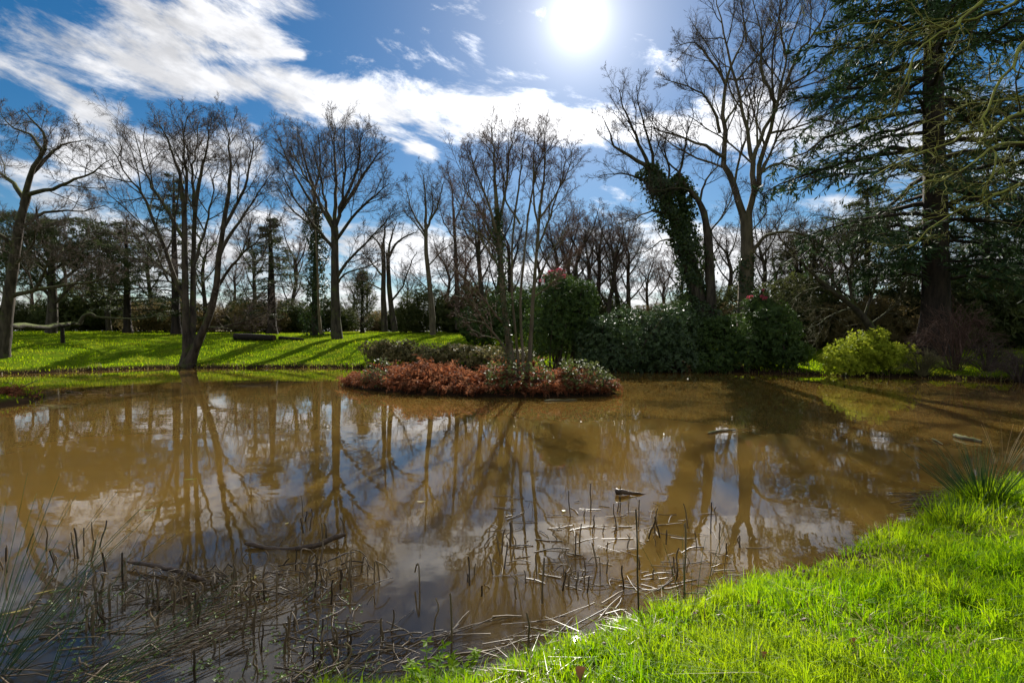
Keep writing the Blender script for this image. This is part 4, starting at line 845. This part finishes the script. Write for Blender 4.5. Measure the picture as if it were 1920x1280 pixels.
# ------------------------------------------------------------------ island growth, lawn, near bank
def in_poly_points(rng, poly, n, inset=0.0):
    lo, hi = poly.min(0), poly.max(0); out = []
    while sum(len(o) for o in out) < n:
        p = rng.uniform(lo, hi, (n * 2, 2)); out.append(p[sdf(poly, p[:, 0], p[:, 1]) > inset])
    return np.concatenate(out)[:n]
def fronds(geo_st, geo_lf, base, rng, ln, K=7, arch=0.9, npair=11, az=None):
    n = len(base); a = rng.random(n) * 6.283 if az is None else az
    d = np.stack([np.cos(a), np.sin(a), np.zeros(n)], -1); e = np.radians(rng.uniform(25, 80, n))
    P = np.empty((n, K, 3)); P[:, 0] = base; p = base.copy(); ds = ln / (K - 1)
    for k in range(1, K):
        v = d * np.cos(e)[:, None] + np.array([0, 0, 1.0]) * np.sin(e)[:, None]
        p = p + v * ds[:, None]; P[:, k] = p; e = e - arch * rng.uniform(.15, .42, n)
    P[:, :, 2] = np.maximum(P[:, :, 2], .02)
    tubes(geo_st, P[:, ::2], (np.linspace(.006, .003, K)[None, ::2] * np.ones((n, 1))), 3, rng)
    t = np.linspace(.18, .98, npair)[None] * np.ones((n, 1)); pos, T, _ = along(P, np.ones((n, K)), t)
    S = nrm(np.cross(T, np.array([0, 0, 1.0]) + .5 * rng.normal(size=(n, 1, 3)))); tn = rng.random(n)
    for sg in (-1, 1):
        ax = nrm(sg * S + .45 * T + .35 * rng.normal(size=S.shape) + np.array([0, 0, -.25]))
        L = (ln[:, None] * .30 * (1.08 - t)).reshape(-1) * rng.uniform(.6, 1.2, n * npair)
        axf = ax.reshape(-1, 3); sv = nrm(np.cross(axf, rng.normal(size=axf.shape)))
        diamonds(geo_lf, pos.reshape(-1, 3), axf, sv, L, L * .34 + .01, rng, tint=np.clip(np.repeat(tn, npair) + .2 * rng.normal(size=n * npair), 0, 1))

def island():
    rng = rs(401)
    c = np.array([-1.3, 19.0, 0.3])
    root = empty('bracken_thicket', c, 'rust-brown dead bracken thicket covering the small island', 'bracken')
    p = in_poly_points(rng, ISLE, 1300, .05); z = hz(p[:, 0], p[:, 1]); b = np.column_stack([p, np.maximum(z, 0) - .02])
    edge = np.clip(sdf(ISLE, p[:, 0], p[:, 1]) / .9, .35, 1)
    gs, gl = Geo(), Geo(); mound = .75 + .35 * np.sin(p[:, 0] * 1.7 + 1) * np.cos(p[:, 1] * 1.3)
    fronds(gs, gl, b, rng, 1.25 * edge * mound * rng.uniform(.7, 1.3, len(p)))
    # fronds drooping over the rim towards the water
    q = in_poly_points(rng, ISLE, 4000, 0.0); s = sdf(ISLE, q[:, 0], q[:, 1]); q = q[s < .4][:650]
    cc = ISLE.mean(0); az = np.arctan2(q[:, 1] - cc[1], (q[:, 0] - cc[0]) * .35) + .5 * rng.normal(size=len(q))
    fronds(gs, gl, np.column_stack([q, np.maximum(hz(q[:, 0], q[:, 1]), 0) + .12]), rng, rng.uniform(.35, .7, len(q)), arch=1.3, az=az)
    part('fronds', gl, BRACKEN, root, smooth=False); part('stalks', gs, BRACKEN, root)
    # brambles on the right end and front of the island
    for i, (x0, x1, y0, y1, n, label) in enumerate(((1.7, 3.8, 16.7, 18.4, 480, 'pale glinting bramble clump on the right tip of the island'), (-.9, 1.4, 16.75, 18.0, 300, 'green bramble clump in front of the island tree'), (-5.6, -4.6, 18.2, 19.4, 120, 'small bramble sprigs on the left part of the island'))):
        rng = rs(410 + i); p = rng.uniform((x0, y0), (x1, y1), (n * 3, 2)); p = p[sdf(ISLE, p[:, 0], p[:, 1]) > -.12][:n]
        hh = .15 + .75 * rng.random(len(p)) ** .8 * np.clip(sdf(ISLE, p[:, 0], p[:, 1]) + .45, .3, 1)
        pos = np.column_stack([p, np.maximum(hz(p[:, 0], p[:, 1]), 0) + hh]); root = empty('bramble_clump', pos.mean(0) * [1, 1, 0] + [0, 0, .3], label, 'bramble')
        g = Geo(); whorls(g, pos, nrm(rng.normal(size=pos.shape) * .6 + [0, -.1, 1]), rng, 5, .085, .62, (-20, 50)); part('leaves', g, BRAMBLE, root, smooth=False)
        g = Geo(); m = 30; b = pos[rng.integers(0, len(pos), m)].copy(); e = pos[rng.integers(0, len(pos), m)]; b[:, 2] = .1
        P = np.stack([resample([u, (u + v) / 2 + [0, 0, .3], v], 7) for u, v in zip(b, e)]); tubes(g, P, np.full((m, 7), .006), 4, rng); part('stems', g, TWIGR, root)

def lawns():
    rng = rs(421)
    # near bank: tufts of blades leaning together, with gaps and dead thatch between them
    nc = 26000; d = 1.6 + 11.5 * rng.random(nc) ** 1.35; x = rng.uniform(-1.0, 1.35, nc) * d; y = d
    s = land(x, y); so = -sdf(SHORE, x, y); patch = .5 + .5 * np.sin(x * 2.3 + 1.3 * np.sin(y * 1.9)) * np.sin(y * 2.7 + 1.1 * np.sin(x * 1.7))
    ok = (s > -.02) & (so > -.05) & (rng.random(nc) < np.minimum(1, (4.0 / d) ** .9) * (.62 + .38 * patch))
    x, y, d, patch = x[ok], y[ok], d[ok], patch[ok]; m = len(x)
    k = np.clip((rng.gamma(3.0, 5.0, m) * (.5 + .8 * patch)).astype(int) + 3, 3, 42)
    big = rng.random(m) < .05; k[big] += 22
    ch = rng.uniform(.55, 1.2, m) * (.05 + .065 * patch) * np.where(big, 1.7, 1); ca = rng.random(m) * 6.283
    I = np.repeat(np.arange(m), k); N = len(I); sp = np.where(big, .035, .05)[I]
    X = x[I] + sp * rng.normal(size=N); Y = y[I] + sp * rng.normal(size=N); S = land(X, Y)
    Z = np.maximum(hz(X, Y), -.01); keep = S > -.05
    P = np.column_stack([X, Y, Z - .005])[keep]; I = I[keep]; N = len(I)
    h = (ch[I] + .022) * rng.uniform(.55, 1.35, N); w = (.0030 + .0045 * rng.random(N) ** 1.6 + .0006 * d[I]); az = ca[I] + 1.1 * rng.normal(size=N)
    dry = rng.random(N) < np.where(patch[I] < .33, .20, .035)
    g = Geo(); blades(g, P[~dry], rng, h[~dry], w[~dry], .75, az[~dry])
    o = part('grass', g, GRASS, smooth=False); tag(o, 'bright sunlit grass on the near bank', 'grass', kind='stuff')
    g = Geo(); blades(g, P[dry], rng, h[dry] * .75, w[dry], 1.5, az[dry])
    o = part('dry_grass', g, STRAW, smooth=False); tag(o, 'scattered straw blades in the near bank grass', 'grass', kind='stuff')
    x = X
    # far lawn
    n = 90000; x = rng.uniform(-46, 3, n); y = rng.uniform(15, 60, n)
    so = -sdf(SHORE, x, y); ok = (so > -.05) & (np.abs(x) < y * 1.1 + 1) & (rng.random(n) < np.clip(36 / y, 0, 1) ** 1.5)
    x, y, so = x[ok], y[ok], so[ok]; P = np.column_stack([x, y, hz(x, y) - .01])
    tuft = .5 + .5 * np.sin(x * 1.9 + np.sin(y * 1.1)) * np.sin(y * 2.3)
    flat = ss(so, 8, 11)
    g = Geo(); blades(g, P, rng, (.05 + .13 * tuft * (1 - .7 * flat)) * rng.uniform(.6, 1.3, len(x)), .026 + .024 * rng.random(len(x)), .55)
    o = part('lawn_grass', g, LAWN, smooth=False); tag(o, 'green sloping lawn across the pond with long tree shadows', 'grass', kind='stuff')
    n = 20000; x = rng.uniform(13, 36, n); y = rng.uniform(21, 38, n); so = -sdf(SHORE, x, y); ok = (so > 0) & (x > 13)
    x, y = x[ok], y[ok]; P = np.column_stack([x, y, hz(x, y) - .01]); g = Geo(); blades(g, P, rng, .06 + .1 * rng.random(len(x)), .03 + .02 * rng.random(len(x)), .55)
    o = part('bank_grass', g, LAWN, smooth=False); tag(o, 'patches of lit grass on the right bank by the golden shrub', 'grass', kind='stuff')

def edges():
    rng = rs(431); n = 60000; x = rng.uniform(-34, 30, n); y = rng.uniform(20, 40, n); so = -sdf(SHORE, x, y)
    clump = np.sin(x * 2.7) * np.sin(x * .9 + 1) + .5 * np.sin(x * 7.1)
    ok = (so > -.12) & (so < .35 + .25 * clump) & (clump > -.55); x, y, c = x[ok], y[ok], clump[ok]
    P = np.column_stack([x, y, np.maximum(hz(x, y), 0)]); g = Geo(); blades(g, P, rng, (.12 + .12 * np.clip(c, 0, 1)) * rng.uniform(.5, 1.5, len(x)), .03, 1.1)
    o = part('bank_tufts', g, BRAMBLEDRY, smooth=False); tag(o, 'brown dead tufts along the far water edge', 'grass', kind='stuff')
    m = 900; d = 2 + 7 * rng.random(m); x = rng.uniform(-.6, 1.2, m) * d; s = land(x, d); ok = s > .02; x, y = x[ok], d[ok]
    p = np.column_stack([x, y, hz(x, y) + .03 + .05 * rng.random(len(x))]); ax = nrm(rng.normal(size=p.shape) * [1, 1, .5]); sv = nrm(np.cross(ax, rng.normal(size=p.shape) * .4 + [0, 0, 1])); L = rng.uniform(.015, .05, len(x))
    g = Geo(); diamonds(g, p, ax, sv, L, L * .7, rng, fold=.12); o = part('leaf_litter', g, FALLEN, smooth=False); tag(o, 'tiny dead leaf scraps lying in the near grass', 'leaf litter', kind='stuff')

# ------------------------------------------------------------------ reed bed, rushes, driftwood
def rod(P, r, rng, sides=5, lump=.03):
    g = Geo(); P = np.asarray(P); r = np.broadcast_to(r, (len(P),)); tubes(g, P[None], np.asarray(r)[None], sides, rng, lump); return g
def reeds():
    rng = rs(501)
    protos = []
    for i in range(9):
        h = 1.0
        if i < 5: pts = [(0, 0, -.25), (.01 * rng.normal(), .01, .3), (.03 * rng.normal(), .03 * rng.normal(), .7), (.04 * rng.normal(), .04 * rng.normal(), 1.0)]; P = resample(pts, 6)
        else:
            a = rng.random() * 6.28; k = .55 + .3 * rng.random(); e = np.array([math.cos(a), math.sin(a), 0])
            P = np.array([(0, 0, -.25), (0, 0, .3), tuple(np.array([0, 0, k]) + e * .05), tuple(np.array([0, 0, k + .04]) + e * .12), tuple(np.array([0, 0, k - .15 * rng.random()]) + e * .45), tuple(np.array([0, 0, k - .35]) + e * .7)])
        g = Geo(); tubes(g, P[None], np.linspace(.029, .023, 6)[None], 6, rng, .07); protos.append(g.mesh('reed_stem', REEDDEAD))
    def stem(px, py, hpx, k, label, group, tilt=.12):
        b = G(px, py); d = b[1]; h = hpx / F * d
        o = bpy.data.objects.new('reed_stem', protos[k]); COL.objects.link(o)
        gz = float(hz(b[0], b[1])); o.location = (b[0], b[1], max(0.0, gz))
        o.scale = (.26 * rng.uniform(.8, 1.25),) * 2 + (h,)
        if k >= 5: o.scale = (h * .8, h * .8, h)
        o.rotation_euler = (tilt * rng.normal(), tilt * rng.normal(), rng.random() * 6.28)
        how = 'snapped-over' if k >= 5 else ('tall thin' if h > .2 else ('short' if h < .12 else 'straight'))
        tag(o, (how + ' ' + label) if group else label, 'reed', group)
    def zone(n, poly, hr, label, group, pk=(.6, .4)):
        pl = np.array(poly, float); k = 0
        while k < n:
            p = rng.uniform(pl.min(0), pl.max(0))
            if sdf(pl, np.array([p[0]]), np.array([p[1]]))[0] < 0: continue
            stem(p[0], p[1], rng.uniform(*hr), int(rng.integers(0, 5) if rng.random() < pk[0] else rng.integers(5, 9)), label, group); k += 1
    zone(92, [(120, 1100), (420, 1080), (640, 1060), (730, 1090), (700, 1140), (520, 1130), (330, 1190), (110, 1200)], (22, 62), 'brown reed stub in the tangled bed at the lower left', 'reed stubs in the lower left bed', (.6, .4))
    zone(34, [(330, 1200), (640, 1150), (760, 1180), (780, 1275), (520, 1280), (300, 1285)], (24, 70), 'dark reed stub in open water between the left tangle and the grass', 'reed stubs before the grass tip', (.75, .25))
    zone(72, [(950, 960), (1130, 950), (1330, 970), (1440, 1010), (1400, 1075), (1180, 1120), (980, 1120), (830, 1150), (900, 1030)], (14, 52), 'dark reed stub among the glinting straw right of centre', 'reed stubs right of centre', (.9, .1))
    zone(16, [(0, 1020), (200, 1010), (200, 1080), (0, 1090)], (25, 60), 'reed stub before the rushes at the left edge', 'reed stubs at the left edge', (.95, .05))
    zone(8, [(560, 960), (660, 980), (650, 1020), (560, 1010)], (18, 50), 'reed stub beside the forked driftwood branch', 'reed stubs by the driftwood', (1, 0))
    for px, py, hp, lab in ((1199, 1172, 205, 'tallest straight dead reed stem rising from the grass edge'), (846, 1232, 125, 'tall single dead reed stem left of the grass tip'), (1283, 1130, 150, 'slim upright dead stem on the grass edge right of the tallest one'), (1017, 1130, 85, 'upright reed stem alone in pale reflected cloud'),
                            (787, 1110, 78, 'bent-topped reed stem standing alone in the cloud reflection'), (477, 1190, 80, 'upright reed stem right of the left tangle'), (815, 1180, 60, 'pair-side reed stem just left of the tall single stem'), (1333, 1000, 60, 'upright reed stem farthest right in the water'), (992, 1215, 70, 'reed stem at the water edge of the grass tip')):
        stem(px, py, hp, 7 if 'bent-topped' in lab else int(rng.integers(0, 5)), lab, None, .03)
    # floating straw and broken stems, too many to count
    g = Geo()
    def litter(n, poly, ang, spread, lr, zr=(.0, .05), rr=(.002, .0065)):
        pl = np.array(poly, float); p = rng.uniform(pl.min(0), pl.max(0), (n * 4, 2)); p = p[sdf(pl, p[:, 0], p[:, 1]) > 0][:n]
        b = np.array([G(*q) for q in p]); m = len(b); a = math.radians(ang) + spread * rng.normal(size=m); L = rng.uniform(*lr, m)
        d = np.stack([np.cos(a), np.sin(a), 0 * a], -1); k = .14 * rng.normal(size=(m, 1)); q = np.stack([-d[:, 1], d[:, 0], 0 * a], -1)
        z0 = rng.uniform(*zr, m); z1 = rng.uniform(*zr, m); Z = np.array([0, 0, 1.0])
        P = np.stack([b - d * L[:, None] * .5 + Z * z0[:, None], b + q * k * L[:, None] * .5 + Z * ((z0 + z1) * .5)[:, None], b + q * k * L[:, None] * .3 + d * L[:, None] * .25 + Z * z1[:, None], b + d * L[:, None] * .5 + Z * z1[:, None] * .6], 1)
        land_ok = np.array(hz(b[:, 0], b[:, 1])) < .05
        P = P[land_ok]; tubes(g, P, rng.uniform(*rr, len(P))[:, None] * np.ones((1, 4)), 4, rng)
    litter(110, [(60, 1110), (420, 1075), (650, 1050), (740, 1100), (640, 1160), (430, 1240), (200, 1290), (0, 1290), (0, 1190)], 38, .75, (.06, .42), (0, .05))
    litter(120, [(130, 1085), (420, 1075), (640, 1055), (720, 1090), (660, 1130), (420, 1130), (140, 1150)], 60, 1.2, (.06, .22), (0, .12))
    litter(34, [(120, 1290), (250, 1200), (420, 1130), (560, 1080), (640, 1060), (620, 1100), (420, 1210), (330, 1290)], 42, .12, (.5, 1.3), (.0, .03), (.002, .0035))
    litter(130, [(930, 930), (1130, 930), (1330, 960), (1440, 1010), (1380, 1090), (1180, 1120), (980, 1100), (900, 1040)], 10, .7, (.06, .35), (.0, .02))
    litter(45, [(780, 1190), (1000, 1150), (1200, 1100), (1330, 1080), (1330, 1130), (1180, 1150), (1000, 1200), (860, 1250), (760, 1260)], 25, .35, (.15, .6), (.0, .03))
    litter(70, [(560, 1150), (760, 1130), (780, 1280), (520, 1280)], 50, .9, (.08, .3), (.0, .06))
    litter(60, [(1700, 930), (1800, 905), (1830, 930), (1740, 975)], 8, .25, (.3, .8), (.0, .03))
    litter(50, [(60, 735), (200, 728), (280, 738), (100, 752)], 0, .5, (.2, .6), (0, .06), (.004, .008))
    o = part('reed_litter', g, REEDDEAD); tag(o, 'matted floating straw and broken reed pieces near the bank', 'reed litter', kind='stuff')
    # duckweed and cress scraps among the reeds
    g = Geo(); pl = np.array([(60, 1120), (620, 1080), (760, 1190), (700, 1290), (150, 1290)], float); p = rng.uniform(pl.min(0), pl.max(0), (500, 2)); p = p[sdf(pl, p[:, 0], p[:, 1]) > 0][:170]
    b = np.array([G(*q) for q in p]) + [0, 0, .006]; b = np.repeat(b, 3, 0) + rng.normal(size=(len(b) * 3, 3)) * [.03, .03, .004]; b[:, 2] = np.abs(b[:, 2]) + .004
    whorls(g, b, nrm(rng.normal(size=b.shape) * .25 + [0, 0, 1]), rng, 4, .016, .75, (-5, 30)); o = part('water_weed', g, GREENFLOAT, smooth=False); tag(o, 'tiny green weed scraps floating among the left reeds', 'water weed', kind='stuff')

def rushes():
    def clump(label, base, n, hr, spread, seed, lean=(0, 0), r=.0028, mat=RUSH, tussock=0):
        rng = rs(seed); base = np.asarray(base); root = empty('rush_clump', base, label, 'rushes')
        a = rng.random(n) * 6.28; f = rng.random(n) ** .7
        b = base + np.stack([np.cos(a) * f * .16, np.sin(a) * f * .16, 0 * a - .03], -1); L = rng.uniform(*hr, n)
        d = nrm(np.stack([np.cos(a) * f * spread + lean[0], np.sin(a) * f * spread + lean[1], np.ones(n)], -1)); K = 7; P = np.empty((n, K, 3)); P[:, 0] = b; p = b
        for k in range(1, K):
            d = nrm(d + np.stack([np.cos(a), np.sin(a), 0 * a], -1) * .035 + np.array([lean[0], lean[1], 0]) * .05); p = p + d * (L / (K - 1))[:, None]; P[:, k] = p
        g = Geo(); tubes(g, P, r * np.linspace(1, .35, K)[None] * rng.uniform(.8, 1.3, (n, 1)), 4, rng); part('stems', g, mat, root)
        if tussock:
            q = base + np.column_stack([rng.normal(size=(tussock, 2)) * [.20, .14], np.zeros(tussock)]); q[:, 2] = np.maximum(hz(q[:, 0], q[:, 1]), 0) - .01
            g = Geo(); blades(g, q, rng, .16 + .16 * rng.random(tussock), .008, .8); part('tussock', g, GRASS, root, smooth=False)
    b = G(-25, 1265); clump('long dark green rushes leaning in at the lower left edge', b, 46, (.55, 1.25), .75, 521, (.30, .10))
    b = G(120, 1330); clump('low arching rushes sweeping in from the bottom left corner', b, 26, (.5, 1.15), .5, 522, (.65, .25), r=.0024)
    b = G(1842, 935, .2); b[2] = float(hz(b[0], b[1])); clump('dense rush tussock on the right bank edge', b, 170, (.32, .85), .8, 523, (-.15, 0), r=.0042, tussock=1500)
    b = G(1795, 988, .15); b[2] = float(hz(b[0], b[1])); clump('small dark rush tuft in front of the dense tussock', b, 70, (.18, .42), .7, 524, (0, 0), tussock=260)
    b = G(1286, 1160); b[2] = .1; clump('few thin rush stems standing in the grass edge', b, 9, (.45, .8), .4, 525, (-.12, .05), r=.0026)
    b = G(1880, 880); b[2] = .12; clump('bleached dead stalks beside the dense rush tussock', b, 14, (.35, .7), .5, 526, (.1, 0), mat=STRAW)
    b = G(15, 742); b[2] = .15; clump('green tussock on the small spit at the left edge', b, 10, (.2, .4), .8, 527, (0, 0), tussock=500)

def driftwood():
    rng = rs(541)
    def stick(name, label, pts, r0, r1, mat=DEADWOOD, zs=None, twigs=0, cat='driftwood'):
        P = np.array([G(q[0], q[1], (zs[i] if zs else .02)) for i, q in enumerate(pts)]); c = P.mean(0); P = resample(P, 14)
        root = empty(name, c, label, cat); g = Geo(); R = np.linspace(r0, r1, 14); R[0] *= .55; R[-1] *= .55
        P += rng.normal(size=P.shape) * r0 * .12; tubes(g, P[None], R[None], 8, rng, .08)
        for e in (0, -1):                # closed ends
            g.add(np.vstack([P[e][None], P[e] + 0.001 * rng.normal(size=(3, 3))]), [np.array([[0, 1, 2]])])
        part('stem', g, mat, root)
        if twigs:
            C, Rc = spawn(P[None], R[None], rng, twigs, ang=(30, 70), lenf=(.06, .14), K=4, up=.1); g = Geo(); tubes(g, C, Rc, 4, rng); part('side_twigs', g, mat, root)
    stick('fallen_branch', 'pale peeled branch lying across the left reed bed', [(240, 1052), (290, 1060), (340, 1072), (385, 1088)], .017, .020, zs=[.05, .05, .04, .01], twigs=3)
    stick('fallen_branch', 'dark half-sunk branch with a raised broken end, beyond the reeds', [(460, 1018), (490, 1024), (530, 1030), (585, 1024), (620, 1010), (648, 1000)], .022, .027, zs=[.035, .02, -.012, .03, .06, .09], twigs=4)
    stick('floating_wood', 'small dark wood stub floating alone in mid pond', [(1153, 921), (1168, 921), (1184, 924), (1212, 927)], .045, .012, zs=[.05, .05, .02, -.005])
    stick('floating_wood', 'pale flat driftwood pieces on the water by the right rushes', [(1790, 816), (1812, 822), (1842, 828)], .05, .04, mat=BARKP, zs=[.03, .03, .02])
    stick('floating_wood', 'thin pale stick floating left of the right rushes', [(1748, 822), (1760, 828), (1768, 833)], .018, .012, mat=BARKP)
    stick('floating_wood', 'thin pale stick floating near the forked trunk reflection', [(1328, 812), (1352, 807), (1380, 806)], .03, .015, mat=BARKP)
    stick('floating_wood', 'pale stick lying at the waterline in front of the island', [(1020, 751), (1050, 750), (1082, 749)], .035, .02, mat=BARKP)
    stick('fallen_branch', 'bare pale stick poking from the left spit over the water', [(12, 735), (40, 726), (75, 710)], .03, .012, mat=BARKP, zs=[.15, .3, .55])
    # logs on the lawn
    def log(label, x0, x1, px_d, r0, r1, seed, lift=0.0):
        rng = rs(seed); a = gbase(x0, px_d, 0); b = gbase(x1, px_d - .6, 0); a[2] += r0 * .85; b[2] += r1 * .85 + lift
        P = resample([a, (a + b) / 2 + [0, 0, .01], b], 12); R = np.linspace(r0, r1, 12); g = Geo(); tubes(g, P[None], R[None], 14, rng, .03)
        root = empty('fallen_log', (a + b) / 2, label, 'log'); part('log_trunk', g, LOGBARK, root)
        for e in (0, -1):
            g = Geo(); T = nrm(P[1] - P[0]); A = nrm(np.cross(T, [0, 0, 1.0])); B = np.cross(T, A); an = np.arange(14) * 6.283 / 14
            ring = P[e] + R[e] * .97 * (np.cos(an)[:, None] * A + np.sin(an)[:, None] * B); off = T * (-.02 if e == 0 else .02)
            g.add(np.vstack([P[e] + off, ring + off]), [np.stack([np.zeros(14, int), 1 + np.arange(14), 1 + (np.arange(14) + 1) % 14], -1)]); part('cut_end', g, DEADWOOD, root)
    log('long thick black log lying on the lawn crest', 441, 514, 40.5, .27, .25, 551)
    log('shorter thin log lying right of the long black log', 524, 568, 41, .14, .10, 552)
    # leaves on the water and on the grass
    for i, (px, py, L, w, az, mat, label) in enumerate(((38, 1146, .20, .022, 35, YLEAF, 'long yellow reed leaf floating at the left edge'), (82, 1111, .13, .02, 40, YLEAF, 'short yellow leaf among the left rushes'), (112, 1108, .13, .018, 42, GREENFLOAT, 'green leaf blade beside the short yellow leaf'), (357, 899, .16, .03, 20, GREENFLOAT, 'slim green leaf floating alone in brown reflection upper left'),
                                            (279, 957, .16, .022, 12, GREENFLOAT, 'slim green leaf floating below the upper one at left'), (790, 941, .11, .03, 5, YLEAF, 'yellow leaf floating alone in the centre'), (538, 982, .05, .03, 60, YLEAF, 'tiny yellow leaf floating near the dark branch'), (476, 1084, .07, .04, 100, YLEAF, 'yellow leaf caught in the left reed tangle'), (575, 1083, .06, .03, 10, YLEAF, 'small yellow leaf at the right of the reed tangle'), (1057, 958, .05, .045, 80, GREENFLOAT, 'round green leaf floating among straw right of centre'))):
        p = G(px, py); a = math.radians(az); ax = np.array([math.cos(a), math.sin(a), 0]); sv = np.array([-math.sin(a), math.cos(a), 0]); t = np.linspace(0, 1, 7); prof = np.sin(np.pi * np.clip(t, .03, .97)) ** .7
        c = p + ax * ((t - .5) * L)[:, None] + [0, 0, .006] + np.array([0, 0, 1]) * (.012 * (t - .5) ** 2)[:, None]; V = np.concatenate([c + sv * (w * .5 * prof)[:, None] + [0, 0, .003], c, c - sv * (w * .5 * prof)[:, None] + [0, 0, .003]])
        j = np.arange(6); f = np.concatenate([np.stack([j, j + 1, j + 8, j + 7], -1), np.stack([j + 7, j + 8, j + 15, j + 14], -1)]); g = Geo(); g.add(V, [f]); o = part('floating_leaf', g, mat, None, loc=p); tag(o, label, 'leaf', 'leaves floating on the pond')
    for px, py, L, label in ((1092, 1222, .09, 'curled dark brown leaf upright in the near grass'), (1608, 1190, .07, 'brown withered leaf in the grass at lower right'), (1440, 1205, .06, 'small dark leaf deep in the grass, lower middle')):
        p = G(px, py, .40); p[2] = float(hz(p[0], p[1])) + .07; rng = rs(int(px)); t = np.linspace(0, 1, 7); prof = np.sin(np.pi * np.clip(t, .02, .98)) ** .9; ax = nrm(np.array([.35, -.1, .9])); sv = np.array([.9, .3, -.35]); nv = np.cross(ax, sv)
        c = p + ax * ((t - .3) * L)[:, None] + nv * (.03 * np.sin(t * 3))[:, None]; V = np.concatenate([c + (sv * .33 + nv * .16) * (L * prof)[:, None], c, c + (-sv * .33 + nv * .2) * (L * prof)[:, None]]); j = np.arange(6)
        f = np.concatenate([np.stack([j, j + 1, j + 8, j + 7], -1), np.stack([j + 7, j + 8, j + 15, j + 14], -1)]); g = Geo(); g.add(V, [f]); o = part('withered_leaf', g, FALLEN, None, loc=p); tag(o, label, 'leaf', 'withered leaves on the near grass')
    # root mass on the left spit, weed at the grass tip
    rng = rs(571); b = G(8, 752); root = empty('root_clump', b, 'reddish-brown matted root clump at the left edge of the water', 'roots'); gs, gl = Geo(), Geo(); m = 160
    q = b + rng.normal(size=(m, 3)) * [.35, .2, .02]; q[:, 2] = rng.uniform(.05, .35, m); fronds(gs, gl, q, rng, rng.uniform(.25, .55, m), arch=1.6, npair=6); part('strands', gl, BRACKEN, root, smooth=False); part('roots', gs, BRACKEN, root)
    rng = rs(572)
    for px, py, s, label in ((800, 1262, 1.0, 'small leafy nettle at the left tip of the grass'), (870, 1238, .8, 'second leafy weed at the grass tip beside the nettle')):
        b = G(px, py, .12); b[2] = max(0, float(hz(b[0], b[1]))); root = empty('leafy_weed', b, label, 'weed'); P = []; 
        for k in range(7): a = rng.random() * 6.28; P.append(resample([b + [.04 * math.cos(a), .04 * math.sin(a), 0], b + [.07 * math.cos(a), .07 * math.sin(a), .08 * s], b + [.11 * math.cos(a), .11 * math.sin(a), .17 * s * rng.uniform(.7, 1.2)]], 6))
        P = np.stack(P); g = Geo(); tubes(g, P, np.full((7, 6), .0022), 4, rng); part('stems', g, GRASS, root)
        pos, T, _ = along(P, np.ones((7, 6)), np.linspace(.35, 1, 4)[None] * np.ones((7, 1))); pos = pos.reshape(-1, 3); g = Geo(); whorls(g, pos, nrm(rng.normal(size=pos.shape) * .2 + [0, 0, 1]), rng, 4, .05, .5, (-10, 30)); part('leaves', g, GRASS, root, smooth=False)

for fn in (trees_left, conifers, trees_right, shrubs, background, island, lawns, edges, reeds, rushes, driftwood):
    fn()
